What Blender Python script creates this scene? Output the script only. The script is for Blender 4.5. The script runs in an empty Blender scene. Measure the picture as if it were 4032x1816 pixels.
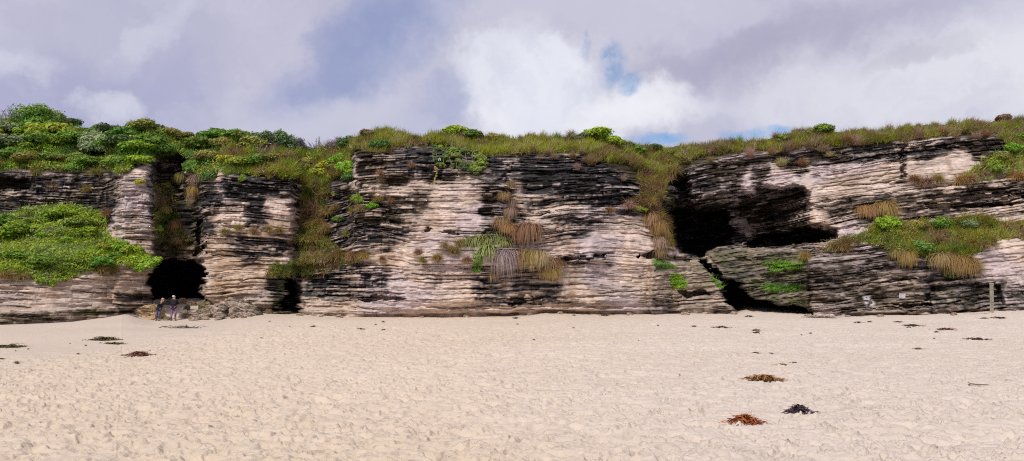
import bpy, math, random
import numpy as np
from mathutils import Vector, Matrix
R = math.radians
rng = np.random.default_rng(7)
random.seed(7)
scene = bpy.context.scene
COL = scene.collection
# ------------------------------------------------------------------ camera
F = 2990.0; PITCH = R(5.0); CAMZ = 1.65
CPI, SPI = math.cos(PITCH), math.sin(PITCH)
def ray(px, py):
    u = (np.asarray(px, float) - 2016) / F; v = (908 - np.asarray(py, float)) / F
    yy = CPI - v * SPI; zz = SPI + v * CPI
    return u / yy, zz / yy                      # x and z per metre of distance
def at(px, py, Y):
    a, e = ray(px, py)
    return a * Y, Y + 0 * a, CAMZ + e * Y
cam = bpy.data.objects.new('camera', bpy.data.cameras.new('camera')); COL.objects.link(cam)
cam.data.sensor_width = 36; cam.data.lens = 36 * F / 4032; cam.data.clip_end = 3000
cam.location = (0, 0, CAMZ); cam.rotation_euler = (R(90) + PITCH, 0, 0)
scene.camera = cam
scene.view_settings.view_transform = 'Standard'; scene.view_settings.look = 'None'
scene.cycles.use_denoising = False; scene.cycles.filter_width = 1.1
scene.view_settings.exposure = 0.30; scene.view_settings.gamma = 1
# ------------------------------------------------------------------ noise
_T = np.random.default_rng(3).random((512, 512)).astype(np.float32) * 2 - 1
def vn(x, y, seed=0):
    x = x + seed * 17.31; y = y + seed * 9.73
    xi = np.floor(x).astype(int); yi = np.floor(y).astype(int)
    fx = x - xi; fy = y - yi
    fx = fx * fx * (3 - 2 * fx); fy = fy * fy * (3 - 2 * fy)
    a = _T[yi & 511, xi & 511]; b = _T[yi & 511, (xi + 1) & 511]
    c = _T[(yi + 1) & 511, xi & 511]; d = _T[(yi + 1) & 511, (xi + 1) & 511]
    return (a * (1 - fx) + b * fx) * (1 - fy) + (c * (1 - fx) + d * fx) * fy
def fbm(x, y, o=4, seed=0):
    s = 0; w = 0.5; t = 0
    for i in range(o):
        s = s + w * vn(x * 2**i, y * 2**i, seed + i * 3); t += w; w *= .55
    return s / t
def sst(a, b, x):
    t = np.clip((x - a) / (b - a), 0, 1); return t * t * (3 - 2 * t)
def sdf(pts, X, Y):
    """signed distance in pixels, negative inside"""
    P = np.array(pts, float); n = len(P)
    d = np.full(X.shape, 1e9); ins = np.zeros(X.shape, bool)
    for i in range(n):
        a = P[i]; b = P[(i + 1) % n]; e = b - a
        wx = X - a[0]; wy = Y - a[1]
        t = np.clip((wx * e[0] + wy * e[1]) / max(e @ e, 1e-9), 0, 1)
        d = np.minimum(d, (wx - e[0] * t)**2 + (wy - e[1] * t)**2)
        if abs(e[1]) > 1e-9:
            c = ((a[1] <= Y) & (b[1] > Y)) | ((b[1] <= Y) & (a[1] > Y))
            ins ^= c & (X < a[0] + (Y - a[1]) / e[1] * e[0])
    return np.where(ins, -1, 1) * np.sqrt(d)
def z6(*p): return [(2500 + .603 * x, 560 + .603 * y) for x, y in p]
# ------------------------------------------------------------------ mesh helpers
def mesh_np(name, V, Fq, mat=None, col=None, smooth=False, nv=4):
    me = bpy.data.meshes.new(name)
    V = np.ascontiguousarray(V, np.float32); Fq = np.ascontiguousarray(Fq, np.int32)
    me.vertices.add(len(V)); me.vertices.foreach_set('co', V.ravel())
    me.loops.add(Fq.size); me.loops.foreach_set('vertex_index', Fq.ravel())
    me.polygons.add(len(Fq)); me.polygons.foreach_set('loop_start', np.arange(0, Fq.size, Fq.shape[1], dtype=np.int32))
    if smooth: me.polygons.foreach_set('use_smooth', np.ones(len(Fq), bool))
    if col is not None:
        a = me.color_attributes.new('col', 'FLOAT_COLOR', 'POINT')
        c = np.ones((len(V), 4), np.float32); c[:, :3] = col
        a.data.foreach_set('color', c.ravel())
    me.update(calc_edges=True)
    if mat: me.materials.append(mat)
    return me
def link(me, name=None, parent=None):
    o = bpy.data.objects.new(name or me.name, me); COL.objects.link(o)
    if parent: o.parent = parent
    return o
def tag(o, label=None, cat=None, group=None, kind=None):
    if label: o['label'] = label
    if cat: o['category'] = cat
    if group: o['group'] = group
    if kind: o['kind'] = kind
    return o
def empty(name, loc, rz=0, sc=1):
    o = bpy.data.objects.new(name, None); COL.objects.link(o)
    o.location = loc; o.rotation_euler = (0, 0, rz); o.scale = (sc, sc, sc) if np.isscalar(sc) else sc
    o.empty_display_size = .1
    return o
def gridfaces(nr, nc):
    i = np.arange(nr - 1)[:, None] * nc + np.arange(nc - 1)[None, :]
    return np.stack([i, i + 1, i + nc + 1, i + nc], -1).reshape(-1, 4)
# ------------------------------------------------------------------ materials
def mat_attr(name, rough=.9, bump=None, vary=.0, noise_scale=None, transl=0, spec=.3, objrand=0, tint=(1, 1, 1)):
    m = bpy.data.materials.new(name); m.use_nodes = True; nt = m.node_tree; N = nt.nodes; L = nt.links
    b = N['Principled BSDF']; b.inputs['Roughness'].default_value = rough
    b.inputs['Specular IOR Level'].default_value = spec
    at_ = N.new('ShaderNodeAttribute'); at_.attribute_name = 'col'
    out = at_.outputs['Color']
    tc = N.new('ShaderNodeTexCoord')
    if vary:
        n = N.new('ShaderNodeTexNoise'); n.inputs['Scale'].default_value = 1; n.inputs['Detail'].default_value = 5
        mp = N.new('ShaderNodeMapping'); mp.inputs['Scale'].default_value = noise_scale
        L.new(tc.outputs['Object'], mp.inputs[0]); L.new(mp.outputs[0], n.inputs[0])
        r = N.new('ShaderNodeMapRange'); r.inputs[1].default_value = .3; r.inputs[2].default_value = .7
        r.inputs[3].default_value = 1 - vary; r.inputs[4].default_value = 1 + vary
        L.new(n.outputs['Fac'], r.inputs[0])
        mx = N.new('ShaderNodeVectorMath'); mx.operation = 'SCALE'
        L.new(out, mx.inputs[0]); L.new(r.outputs[0], mx.inputs['Scale']); out = mx.outputs[0]
    if objrand:
        oi = N.new('ShaderNodeObjectInfo'); h = N.new('ShaderNodeHueSaturation')
        r1 = N.new('ShaderNodeMapRange'); r1.inputs[3].default_value = 1 - objrand; r1.inputs[4].default_value = 1 + objrand
        L.new(oi.outputs['Random'], r1.inputs[0]); L.new(r1.outputs[0], h.inputs['Value'])
        r2 = N.new('ShaderNodeMath'); r2.operation = 'MULTIPLY_ADD'; r2.inputs[1].default_value = .05; r2.inputs[2].default_value = .475
        md = N.new('ShaderNodeMath'); md.operation = 'FRACT'; m7 = N.new('ShaderNodeMath'); m7.operation = 'MULTIPLY'; m7.inputs[1].default_value = 7.3
        L.new(oi.outputs['Random'], m7.inputs[0]); L.new(m7.outputs[0], md.inputs[0]); L.new(md.outputs[0], r2.inputs[0]); L.new(r2.outputs[0], h.inputs['Hue'])
        L.new(out, h.inputs['Color']); out = h.outputs[0]
    L.new(out, b.inputs['Base Color'])
    if bump:
        prev = None
        for sc, st, dist in bump:
            n = N.new('ShaderNodeTexNoise'); n.inputs['Scale'].default_value = 1; n.inputs['Detail'].default_value = 6; n.inputs['Roughness'].default_value = .65
            mp = N.new('ShaderNodeMapping'); mp.inputs['Scale'].default_value = sc
            L.new(tc.outputs['Object'], mp.inputs[0]); L.new(mp.outputs[0], n.inputs[0])
            bp = N.new('ShaderNodeBump'); bp.inputs['Strength'].default_value = st; bp.inputs['Distance'].default_value = dist
            L.new(n.outputs['Fac'], bp.inputs['Height'])
            if prev: L.new(prev, bp.inputs['Normal'])
            prev = bp.outputs[0]
        L.new(prev, b.inputs['Normal'])
    if transl:
        t = N.new('ShaderNodeBsdfTranslucent'); L.new(out, t.inputs[0])
        ms = N.new('ShaderNodeMixShader'); ms.inputs[0].default_value = transl
        L.new(b.outputs[0], ms.inputs[1]); L.new(t.outputs[0], ms.inputs[2]); L.new(ms.outputs[0], N['Material Output'].inputs[0])
    return m
M_rock = mat_attr('layered_rock', .88, [((1.2, 1.2, 6), .8, .09), ((7, 7, 15), .8, .04)], .22, (3, 3, 9), spec=.25)
M_stone = mat_attr('stone', .9, [((4, 4, 12), .8, .04)], .25, (6, 6, 16), spec=.25)
M_sand = mat_attr('sand', .95, [((9, 18, 9), .7, .035), ((30, 50, 30), .6, .012), ((60, 60, 60), .3, .004)], .06, (3, 5, 3), spec=.12)
M_leaf = mat_attr('leaf', .5, None, .0, None, .22, .35, .22)
M_grass = mat_attr('grass_blade', .6, None, .0, None, .25, .2, .2)
M_wood = mat_attr('wood', .85, [((8, 8, 2), .5, .01)], .2, (10, 10, 2))
M_weed = mat_attr('kelp', .35, None, .15, (9, 9, 9), .1, .6)
M_soil = mat_attr('soil', .95, [((5, 5, 5), .6, .05)], .2, (3, 3, 3))
M_cloth = mat_attr('fabric', .85, None, .12, (14, 14, 14))
M_skin = mat_attr('skin', .55, None, 0, None)
# ------------------------------------------------------------------ cliff: depth map with real distances
def ip(x, tab): 
    t = np.array(tab, float); return np.interp(x, t[:, 0], t[:, 1])
CREST = [(-2500, 470), (-700, 470), (0, 470), (120, 468), (267, 500), (330, 505), (454, 510), (567, 515), (665, 530), (762, 560), (811, 552),
         (875, 548), (956, 556), (1081, 568), (1162, 572), (1243, 580), (1340, 575), (1400, 540), (1454, 524), (1503, 514), (1567, 524), (1730, 540),
         (1811, 540), (1973, 545), (2203, 538), (2349, 540), (2440, 556), (2519, 572), (2632, 582), (2730, 572), (3005, 552), (3162, 524),
         (3235, 512), (3308, 524), (3518, 508), (3616, 494), (3729, 495), (3850, 488), (3948, 472), (4029, 474), (4700, 450), (6600, 460)]
PROF = [(-2500, [(1290, 43), (1120, 44), (850, 57), (670, 58.5)]),
 (-700, [(1290, 44), (1120, 45), (850, 57), (670, 58.5)]),
 (0, [(1278, 46), (1090, 47.2), (1010, 50), (850, 58), (670, 59.5)]),
 (200, [(1270, 47.5), (1100, 49), (1000, 51), (845, 58), (675, 59.5)]),
 (400, [(1250, 50.5), (1070, 52), (880, 58), (685, 59.5)]),
 (440, [(1245, 51.5), (1060, 53), (990, 54.5), (900, 57.5), (690, 58.5)]),
 (475, [(1240, 52), (1060, 53.5), (1000, 54.8), (690, 56.6)]),
 (588, [(1235, 54.5), (1040, 55), (1000, 55.5), (680, 57.5)]),
 (604, [(1240, 56), (1000, 57), (640, 60)]),
 (625, [(1240, 57), (1015, 60), (600, 62)]),
 (760, [(1240, 58), (1015, 60.5), (620, 62)]),
 (795, [(1238, 57.2), (1000, 58), (700, 59.5)]),
 (880, [(1236, 56.8), (680, 58.4)]),
 (1140, [(1238, 57.3), (1080, 57.6), (690, 59)]),
 (1165, [(1240, 59), (1080, 59.5), (740, 61.5)]),
 (1200, [(1240, 56.5), (1080, 58.6), (740, 63)]),
 (1375, [(1247, 56), (1080, 57.6), (650, 62)]),
 (1405, [(1247, 55.8), (1080, 56.4), (590, 57.8)]),
 (1600, [(1246, 55.4), (1020, 56), (600, 57.4)]),
 (2000, [(1243, 55.5), (1020, 56), (600, 57.5)]),
 (2400, [(1238, 55.8), (1010, 56.2), (650, 58)]),
 (2560, [(1238, 56), (1010, 56.6), (760, 58.3)]),
 (2635, [(1236, 56.2), (1020, 57), (900, 58.4), (760, 59.5)]),
 (2675, [(1236, 56.3), (1060, 57.2), (980, 60), (680, 63)]),
 (2720, [(1236, 56.4), (1080, 57.3), (1010, 61), (640, 62)]),
 (2900, [(1232, 56.5), (1180, 56.8), (1000, 59), (600, 61)]),
 (3150, [(1233, 56), (1000, 57.5), (590, 60.5)]),
 (3280, [(1243, 54), (1060, 55), (1000, 57), (580, 60)]),
 (3500, [(1242, 53.5), (1000, 55), (900, 57.3), (560, 59.5)]),
 (3700, [(1238, 53), (980, 54.5), (900, 57), (700, 57.5), (540, 59)]),
 (4032, [(1222, 52), (960, 53.5), (900, 55.5), (720, 57), (700, 57.5), (560, 60)]),
 (4700, [(1215, 51), (960, 53), (900, 55), (720, 57), (560, 60)]),
 (6600, [(1215, 48), (960, 50), (900, 52), (720, 57), (560, 60)])]
xs = np.concatenate([np.linspace(-2400, -420, 160, endpoint=False), np.linspace(-420, 4450, 1400), np.linspace(4450, 6500, 160)[1:]])
NC = len(xs); NR = 440
crest = ip(xs, CREST) + 8 * vn(xs / 40, xs * 0, 5) + 4 * vn(xs / 12, xs * 0, 6)
tt = np.linspace(0, 1, NR)[:, None]
PX = np.broadcast_to(xs[None, :], (NR, NC)).copy()
PY = 1300 + (crest[None, :] - 1300) * tt
def prof_depth(px, py):
    out = np.zeros(px.shape); k = np.array([p[0] for p in PROF], float)
    vals = []
    for p in PROF:
        q = sorted(p[1]); ys = np.array([a for a, b in q], float); ds = np.array([b for a, b in q], float)
        d = np.interp(py, ys, ds)
        d = np.where(py < ys[0], ds[0] + (ys[0] - py) * .045, d)
        vals.append(d)
    vals = np.array(vals)
    j = np.clip(np.searchsorted(k, px, side='right') - 1, 0, len(k) - 2)
    t = (px - k[j]) / (k[j + 1] - k[j])
    idx = np.indices(px.shape)
    return vals[(j,) + tuple(idx)] * (1 - t) + vals[(j + 1,) + tuple(idx)] * t
wx = PX + 14 * fbm(PX / 60, PY / 40, 4, 11); wy = PY + 9 * fbm(PX / 60, PY / 30, 4, 12)
def hsh(i, j, sd):
    return _T[(i.astype(int) * 37 + j.astype(int) * 101 + sd * 53) & 511, (i.astype(int) * 71 + sd * 19 + j.astype(int) * 7) & 511]
BY = PY + 10 * fbm(PX / 160, PY / 90, 2, 23)
STP = 9 * hsh(np.floor(BY / 17), np.floor(PX / 140), 24) + 6 * hsh(np.floor(BY / 8.5), np.floor(PX / 90), 25)
wx2 = wx + 1.3 * STP; wy2 = wy + 5 * hsh(np.floor(PX / 26 + hsh(np.floor(BY / 17), PX * 0, 28)), np.floor(BY / 17), 26) + 4 * hsh(np.floor(PX / 60), PX * 0, 27)
D = prof_depth(PX + 10 * fbm(PX / 90, PY / 50, 3, 21) + 16 * fbm(PX / 400, PY / 130, 2, 29) + STP * .9, PY + 8 * fbm(PX / 70, PY / 60, 3, 22))
def poly(pts, soft=8, grow=0, warp=1, step=False):
    X = PX + warp * ((wx2 if step else wx) - PX); Y = PY + warp * ((wy2 if step else wy) - PY)
    P = np.array(pts); m = np.zeros(PX.shape)
    x0, x1 = P[:, 0].min() - soft * 2 - 40, P[:, 0].max() + soft * 2 + 40
    c = np.where((xs >= x0) & (xs <= x1))[0]
    if not len(c): return m
    s = slice(c[0], c[-1] + 1)
    m[:, s] = sst(soft, -soft, sdf(pts, X[:, s], Y[:, s]) - grow)
    return m
CAVE1 = [(592, 1300), (590, 1120), (600, 1060), (605, 1028), (640, 1020), (700, 1022), (770, 1026), (800, 1060), (806, 1100), (790, 1130), (800, 1165), (820, 1300)]
CREV = [(2755, 1025), (2779, 1032), (2838, 1090), (2910, 1120), (2952, 1175), (3060, 1198), (3180, 1218), (3185, 1300), (2925, 1300), (2905, 1214), (2858, 1172), (2853, 1120), (2800, 1070)]
CAVE2 = z6((155, 380), (170, 420), (210, 560), (270, 680), (370, 770), (430, 775), (460, 720), (700, 690), (860, 690), (1070, 680), (1200, 650), (1310, 600), (1290, 575), (1160, 560), (1130, 500), (1135, 340), (1050, 300), (830, 310), (800, 345), (560, 355), (330, 385), (250, 385), (200, 400))
CAVE2B = z6((205, 440), (600, 450), (620, 600), (500, 690), (400, 750), (280, 680))
CAVE2C = z6((760, 620), (1160, 562), (1310, 600), (1200, 650), (860, 690), (700, 675))
CAVE2D = z6((220, 440), (560, 400), (900, 420), (900, 660), (460, 720), (360, 760), (260, 640))
REC = [([(2640, 720), (2700, 690), (2730, 800), (2700, 900), (2672, 900)], 2.5, 12), (CAVE1, 14, 7), ([(590, 735), (604, 660), (640, 630), (712, 615), (722, 690), (690, 745)], 4, 26),
 ([(312, 640), (300, 580), (330, 540), (400, 560), (430, 600), (410, 640)], 3, 8),
 ([(780, 1010), (778, 880), (795, 860), (806, 900), (808, 1010)], 2, 5),
 ([(1098, 1232), (1125, 1130), (1143, 1085), (1160, 1100), (1168, 1240)], 4, 12),
 ([(1405, 1178), (1500, 1160), (1585, 1172), (1560, 1184), (1440, 1186)], 1.6, 3),
 ([(1655, 905), (1700, 900), (1710, 912), (1665, 914)], .8, 3), ([(1740, 918), (1800, 914), (1805, 928), (1745, 928)], .8, 3),
 ([(2130, 1018), (2250, 1012), (2400, 1006), (2380, 1020), (2200, 1030)], 1.0, 3),
 ([(2520, 1008), (2560, 990), (2625, 995), (2625, 1012), (2540, 1016)], 2.5, 4),
 ([(2012, 1165), (2060, 1160), (2075, 1200), (2020, 1204)], 1.2, 4), ([(2090, 1170), (2130, 1168), (2130, 1198), (2095, 1200)], .8, 4),
 ([(2678, 1148), (2765, 1142), (2790, 1158), (2700, 1168)], 1.5, 4),
 (CREV, 10, 5), (CAVE2B, 9, 14), (CAVE2C, 7, 8), (CAVE2D, 2.0, 16),
 ([(3548, 560), (3562, 560), (3566, 700), (3552, 700)], .8, 4),
 ([(3780, 770), (4100, 745), (4100, 760), (3800, 790)], .9, 4), ([(3640, 800), (3990, 800), (3970, 815), (3650, 818)], .8, 4),
 ([(3520, 1198), (3670, 1196), (3680, 1208), (3540, 1208)], 1.2, 3), ([(3650, 1110), (3668, 1105), (3674, 1200), (3655, 1200)], .5, 4),
 ([(3820, 1120), (3905, 1112), (3950, 1140), (3945, 1200), (3830, 1205)], .6, 5),
 ([(-60, 700), (120, 700), (130, 745), (-60, 750)], 2.0, 6),
 ([(1995, 640), (2003, 640), (2010, 800), (1998, 800)], .5, 4)]
for p, d, s in REC: D += d * poly(p, s, step=True)
for g, d in ((14, .7), (-4, .9), (-26, .9), (-48, .9), (-70, .8)): D += d * poly(CAVE2, 4, g, 1, True)
# blocks standing forward
FWD = [([(1640, 1010), (1680, 985), (1760, 968), (1890, 965), (2060, 975), (2190, 1010), (2150, 1040), (1900, 1040), (1700, 1050)], .55, 8),
 ([(2560, 1030), (2640, 1035), (2740, 1040), (2800, 1080), (2850, 1130), (2860, 1180), (2910, 1215), (2900, 1300), (2560, 1300)], 1.0, 8),
 ([(2790, 1000), (2880, 975), (3150, 985), (3180, 1010), (3180, 1220), (3060, 1195), (2950, 1170), (2910, 1115), (2838, 1085)], .8, 8),
 ([(3150, 1165), (3200, 1140), (3330, 1120), (3420, 1180), (3380, 1300), (3190, 1300)], .9, 8),
 ([(-700, 1222), (300, 1215), (470, 1205), (440, 1300), (-700, 1300)], .8, 6),
 ([(1160, 1225), (1400, 1200), (1700, 1215), (2000, 1215), (2600, 1212), (2600, 1300), (1160, 1300)], .5, 5),
 ([(1860, 1190), (1870, 1165), (1880, 1150), (1892, 1190)], .5, 3)]
for p, d, s in FWD: D -= d * poly(p, s)
for a0, a1, am in ((1395, 2650, 1.9), (785, 1160, 1.0), (440, 600, .5)):         # buttresses bulge, their corners turn away
    tb = np.clip((PX - a0) / (a1 - a0), 0, 1); D -= am * (1 - np.abs(2 * tb - 1)**3.5) * sst(1260, 1180, PY) * sst(540, 700, PY) - 0
WX, WY, WZ = at(PX, PY, D)
DARK = [([(2600, 700), (2700, 640), (2740, 800), (2700, 870), (2655, 870), (2620, 790)], 1.15), ([(2040, 600), (2340, 620), (2480, 690), (2400, 760), (2060, 740)], 1.15),  # first patch paints the gully's shadow into the rock colour
 ([(1400, 760), (1625, 760), (1600, 880), (1470, 1000), (1390, 1000)], .72), ([(2050, 860), (2420, 840), (2420, 930), (2060, 960)], .52), ([(3250, 560), (3560, 550), (3570, 600), (3300, 650), (3200, 640)], .95),
 ([(1395, 570), (1790, 560), (1800, 620), (1850, 690), (1780, 720), (1640, 725), (1560, 735), (1420, 760)], .78),
 ([(1800, 600), (2050, 600), (2070, 760), (2010, 730), (1900, 690), (1830, 690)], .66),
 ([(2030, 590), (2350, 610), (2540, 720), (2560, 800), (2400, 820), (2250, 790), (2060, 760)], 1.0),
 ([(2060, 760), (2560, 780), (2560, 850), (2200, 900), (2050, 850)], .55),
 ([(1400, 590), (1500, 590), (1500, 700), (1410, 760)], .95),
 ([(1380, 740), (1560, 790), (1560, 830), (1500, 960), (1400, 1000), (1240, 960), (1240, 740), (1400, 620)], .95),
 ([(1500, 860), (1640, 870), (1640, 920), (1500, 980)], .7),
 ([(-700, 660), (480, 685), (430, 870), (-700, 880)], .78), ([(-60, 690), (110, 690), (120, 750), (-60, 750)], 1.1),
 ([(590, 600), (800, 600), (850, 700), (830, 900), (800, 1030), (600, 1030)], .7),
 ([(880, 665), (1180, 690), (1180, 780), (1040, 780), (1040, 900), (880, 760)], .9), ([(960, 780), (1045, 770), (1045, 910), (970, 900)], .75),
 ([(780, 700), (880, 720), (850, 900), (830, 1000), (780, 1000)], .65), ([(880, 930), (1140, 930), (1140, 1000), (960, 1030), (880, 980)], .75),
 ([(1060, 1080), (1180, 1080), (1180, 1240), (1060, 1225)], .95), ([(1170, 740), (1260, 740), (1270, 1120), (1170, 1120)], .9),
 ([(1180, 1060), (1400, 1010), (1540, 1060), (1540, 1150), (1400, 1180), (1200, 1200)], .68),
 ([(1620, 740), (1705, 740), (1690, 800), (1650, 870), (1620, 860)], .75), ([(1780, 700), (1800, 700), (1796, 790), (1784, 790)], .8),
 ([(1900, 700), (2010, 690), (2060, 870), (2050, 1010), (1880, 1010), (1890, 860)], .78),
 ([(1500, 960), (1540, 960), (1520, 990), (1500, 1000)], .6), ([(1870, 1050), (2200, 1050), (2230, 1200), (1860, 1200)], .68),
 ([(2140, 1010), (2420, 1000), (2400, 1035), (2200, 1060)], .8), ([(2270, 870), (2400, 850), (2400, 900), (2280, 920)], .7),
 ([(2570, 820), (2680, 900), (2680, 1020), (2600, 1020)], .6),
 ([(2660, 640), (3300, 580), (3560, 560), (3560, 640), (3400, 640), (3250, 640), (3150, 700), (3050, 640), (2860, 700), (2860, 760), (2680, 830)], .86),
 ([(2840, 660), (2920, 640), (2930, 790), (2850, 780)], .85), ([(2960, 660), (3030, 660), (3030, 780), (2960, 780)], .85),
 ([(3550, 590), (3640, 550), (3830, 520), (3990, 520), (3970, 630), (3850, 640), (3800, 580), (3600, 640)], .98),
 ([(3545, 560), (3572, 560), (3568, 715), (3550, 715)], .95),
 (CAVE2, 1.25), (CAVE1, 1.2), (CREV, 1.2), ([(3200, 800), (3560, 740), (4080, 700), (4080, 820), (3900, 870), (3300, 890)], .66),
 ([(3120, 900), (3500, 960), (3460, 1000), (3180, 1060)], .5),
 ([(3150, 1100), (3250, 1000), (3480, 960), (3800, 1000), (3860, 1090), (3900, 1240), (3250, 1240)], .68), ([(3820, 1120), (3950, 1110), (3960, 1210), (3820, 1210)], .95),
 ([(3960, 1120), (4100, 1130), (4100, 1220), (3960, 1220)], .6), ([(3480, 960), (3560, 960), (3700, 1080), (3560, 1100)], .8),
 ([(2780, 980), (3180, 980), (3200, 1230), (2950, 1200), (2840, 1080)], .62), ([(3120, 1060), (3200, 1060), (3200, 1160), (3130, 1160)], .9),
 ([(2560, 1130), (2860, 1140), (2900, 1240), (2560, 1240)], .4), ([(0, 1225), (480, 1210), (440, 1240), (0, 1270)], .6), ([(460, 1150), (600, 1150), (620, 1240), (470, 1230)], .85),
 ([(2500, 780), (2650, 800), (2680, 1000), (2560, 1000)], .5)]
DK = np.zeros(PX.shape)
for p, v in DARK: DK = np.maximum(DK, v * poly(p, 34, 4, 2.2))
CAVEM = np.maximum(np.maximum(np.maximum(.8 * poly(CAVE2B, 26, 4, 1.5), .95 * poly(CAVE2C, 14)), poly(CAVE1, 8, 0, 1, True)), poly(CREV, 8, 0, 1, True))  # dark wet rock in caves and crevice; colour also stands in for shade
# roughness of the strata
A = .46 + .7 * fbm(PX / 150, PY / 70, 3, 34) + .75 * sst(.25, .8, DK + .25 * fbm(PX / 120, PY / 60, 3, 33))
for p, v in [([(1640, 790), (1770, 720), (1900, 760), (1880, 870), (1600, 880)], .30),
             ([(3560, 640), (3800, 590), (3850, 640), (3700, 720), (3560, 720)], .15),
             ([(3180, 640), (3500, 640), (3500, 780), (3200, 740)], .45), ([(2260, 930), (2540, 850), (2560, 990), (2300, 1000)], .30),
             ([(2250, 1040), (2560, 1040), (2560, 1150), (2280, 1160)], .35), ([(1050, 760), (1160, 760), (1160, 900), (1050, 900)], .35),
             ([(440, 700), (590, 700), (590, 1000), (480, 1000)], .8), ([(780, 700), (1040, 700), (1040, 1000), (780, 1000)], 1.0),
             ([(3150, 1080), (3250, 1000), (3780, 980), (3880, 1240), (3150, 1240)], 1.0), ([(3850, 990), (4200, 970), (4200, 1120), (3850, 1110)], .35), (CAVE2, 1.5)]:
    m = poly(p, 15); A = A * (1 - m) + v * m
rimmask = sst(-10, 40, PY - (crest[None, :] + ip(PX, [(-2500, 200), (0, 200), (500, 170), (600, 100), (700, 90), (780, 130), (880, 105), (1150, 112), (1200, 160), (1370, 75), (1430, 42), (1600, 36), (1800, 60), (2300, 60), (2560, 160), (2680, 80), (2900, 40), (3400, 50), (3700, 40), (3950, 50), (4100, 200), (6600, 200)])))
Aeff = A * (.25 + .75 * rimmask)
dip = np.where(WX > 12, (WX - 12) * .12, 0) + .10 * (WX - 1.5) * poly([(2080, 700), (2560, 640), (2580, 960), (2300, 990), (2060, 900)], 90) * sst(1.5, 4, WX) - .05 * (WX + 20) * poly([(800, 660), (1150, 660), (1150, 1000), (800, 1000)], 30)
dip = dip + .16 * (WX + 13) * poly([(1230, 720), (1400, 700), (1560, 1000), (1240, 1060)], 90)
ZB = WZ - dip + .35 * fbm(WX / 7, WZ / 5, 2, 31) + .05 * fbm(WX / 1.5, WZ / 1.5, 2, 32)
RELIEF_TONE = np.zeros(PX.shape)
def beds(th, amp, cut, sx, sd, hw=0):
    global RELIEF_TONE
    q = ZB / th + .7 * vn(WX / 5, ZB / 2, sd) + .25 * vn(WX / .8, ZB / .5, sd + 3); bd = np.floor(q); f = q - bd
    am = np.clip(.35 + 1.0 * vn(WX / sx, bd * 7.31, sd + 1) + .6 * vn(WX / (sx * .3), bd * 5.17, sd + 2), -.2, 1.3)
    prof = np.where(f < cut, -1.0, .9 - .75 * (f - cut) / (1 - cut))
    RELIEF_TONE = RELIEF_TONE + hw * (am * np.where(f < cut, -.8, 1) - .3)
    return amp * am * prof
def slots(th, w_, amp, sx, sd, thr):
    q = ZB / th + .3 * vn(WX / 5, ZB / 2, sd) + .07 * vn(WX / .5, ZB / .5, sd + 3); bd = np.floor(q); f = q - bd
    am = sst(thr, thr + .25, vn(WX / sx, bd * 7.31, sd + 1) + .3 * vn(WX / .4, bd * 3.1, sd + 2))
    return -amp * am * sst(w_, w_ * .3, f)
ZB = ZB + .22 * vn(ZB / .8, ZB * 0, 35) + .10 * vn(ZB / .33, ZB * 0, 36)      # beds of uneven thickness
def blocks(th, wd, amp, cut, sd, hw):
    """beds broken into blocks by upright joints, each block set in or out"""
    global RELIEF_TONE
    q = ZB / th + .16 * vn(WX / 4, ZB / 2, sd) + .06 * vn(WX / .6, ZB / .6, sd + 3); bd = np.floor(q); f = q - bd
    xq = WX / (wd * (1 + .5 * hsh(bd, bd * 0, sd))) + 9.3 * hsh(bd, bd * 0 + 1, sd) + .35 * vn(WX / .5, bd * 3.1, sd + 4)
    xc = np.floor(xq); fx = xq - xc
    h = hsh(bd, xc, sd) * .75 + .5 * vn(WX / (wd * 4), bd * 7.31, sd + 1)
    rnd = (1 - .8 * sst(.12, 0, np.minimum(fx, 1 - fx))) * (1 - .5 * sst(.75, 1, f))
    d_ = np.where(f < cut, -.9 * np.clip(.2 + h, 0, 1), h * rnd)
    RELIEF_TONE = RELIEF_TONE + hw * np.where(f < cut, -.6, h)
    return amp * d_
s = blocks(1.5, 3.8, .26, .07, 136, .2) + blocks(.78, 2.2, .30, .12, 141, .3) + blocks(.38, 1.1, .24, .22, 151, .5) + blocks(.20, .6, .10, .30, 161, .4)
s = s + slots(.95, .10, .8, 2.6, 171, .15) + slots(.45, .16, .5, 1.3, 181, .1) + slots(.26, .25, .28, .7, 191, 0)
jt = vn((WX + .25 * fbm(WX, WZ / .8, 2, 50)) / .9, ZB / 2.2, 48); s -= .16 * sst(.07, 0, np.abs(jt)) * sst(0, .5, vn(WX / 3, WZ / 2, 49))
lump = .45 * fbm(WX / 3.5, WZ / 3.5, 3, 51) + .55 * fbm(WX / 2.4, WZ / 9, 3, 56) + .12 * fbm(WX / .5, WZ / .35, 2, 52)
LB = np.maximum(poly([(2790, 980), (3180, 990), (3180, 1240), (2940, 1220), (2800, 1080)], 12), .75 * poly([(3180, 1060), (3300, 1000), (3780, 1010), (3880, 1240), (3190, 1260)], 14))
LB = np.maximum(LB, .6 * poly([(1160, 1180), (1500, 1190), (1900, 1210), (1900, 1260), (1160, 1260)], 10)); LB = np.maximum(LB, .5 * poly([(300, 1060), (600, 1040), (600, 1250), (300, 1250)], 10))
knob = .5 * fbm(WX / .8, WZ / .42, 3, 53) + .22 * np.abs(vn(WX / .35, WZ / .22, 54))
D = D - Aeff * (s * (1 - .45 * LB) + lump * .6 + LB * knob) - .35 * lump * (1 - CAVEM)
FY = np.interp(PX, [0, 480, 620, 790, 900, 1140, 1400, 2000, 2150, 2400, 2900, 3200, 3280, 3600, 3900, 4032], [1278, 1238, 1190, 1186, 1205, 1236, 1247, 1243, 1229, 1236, 1232, 1240, 1243, 1240, 1226, 1220])
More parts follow.
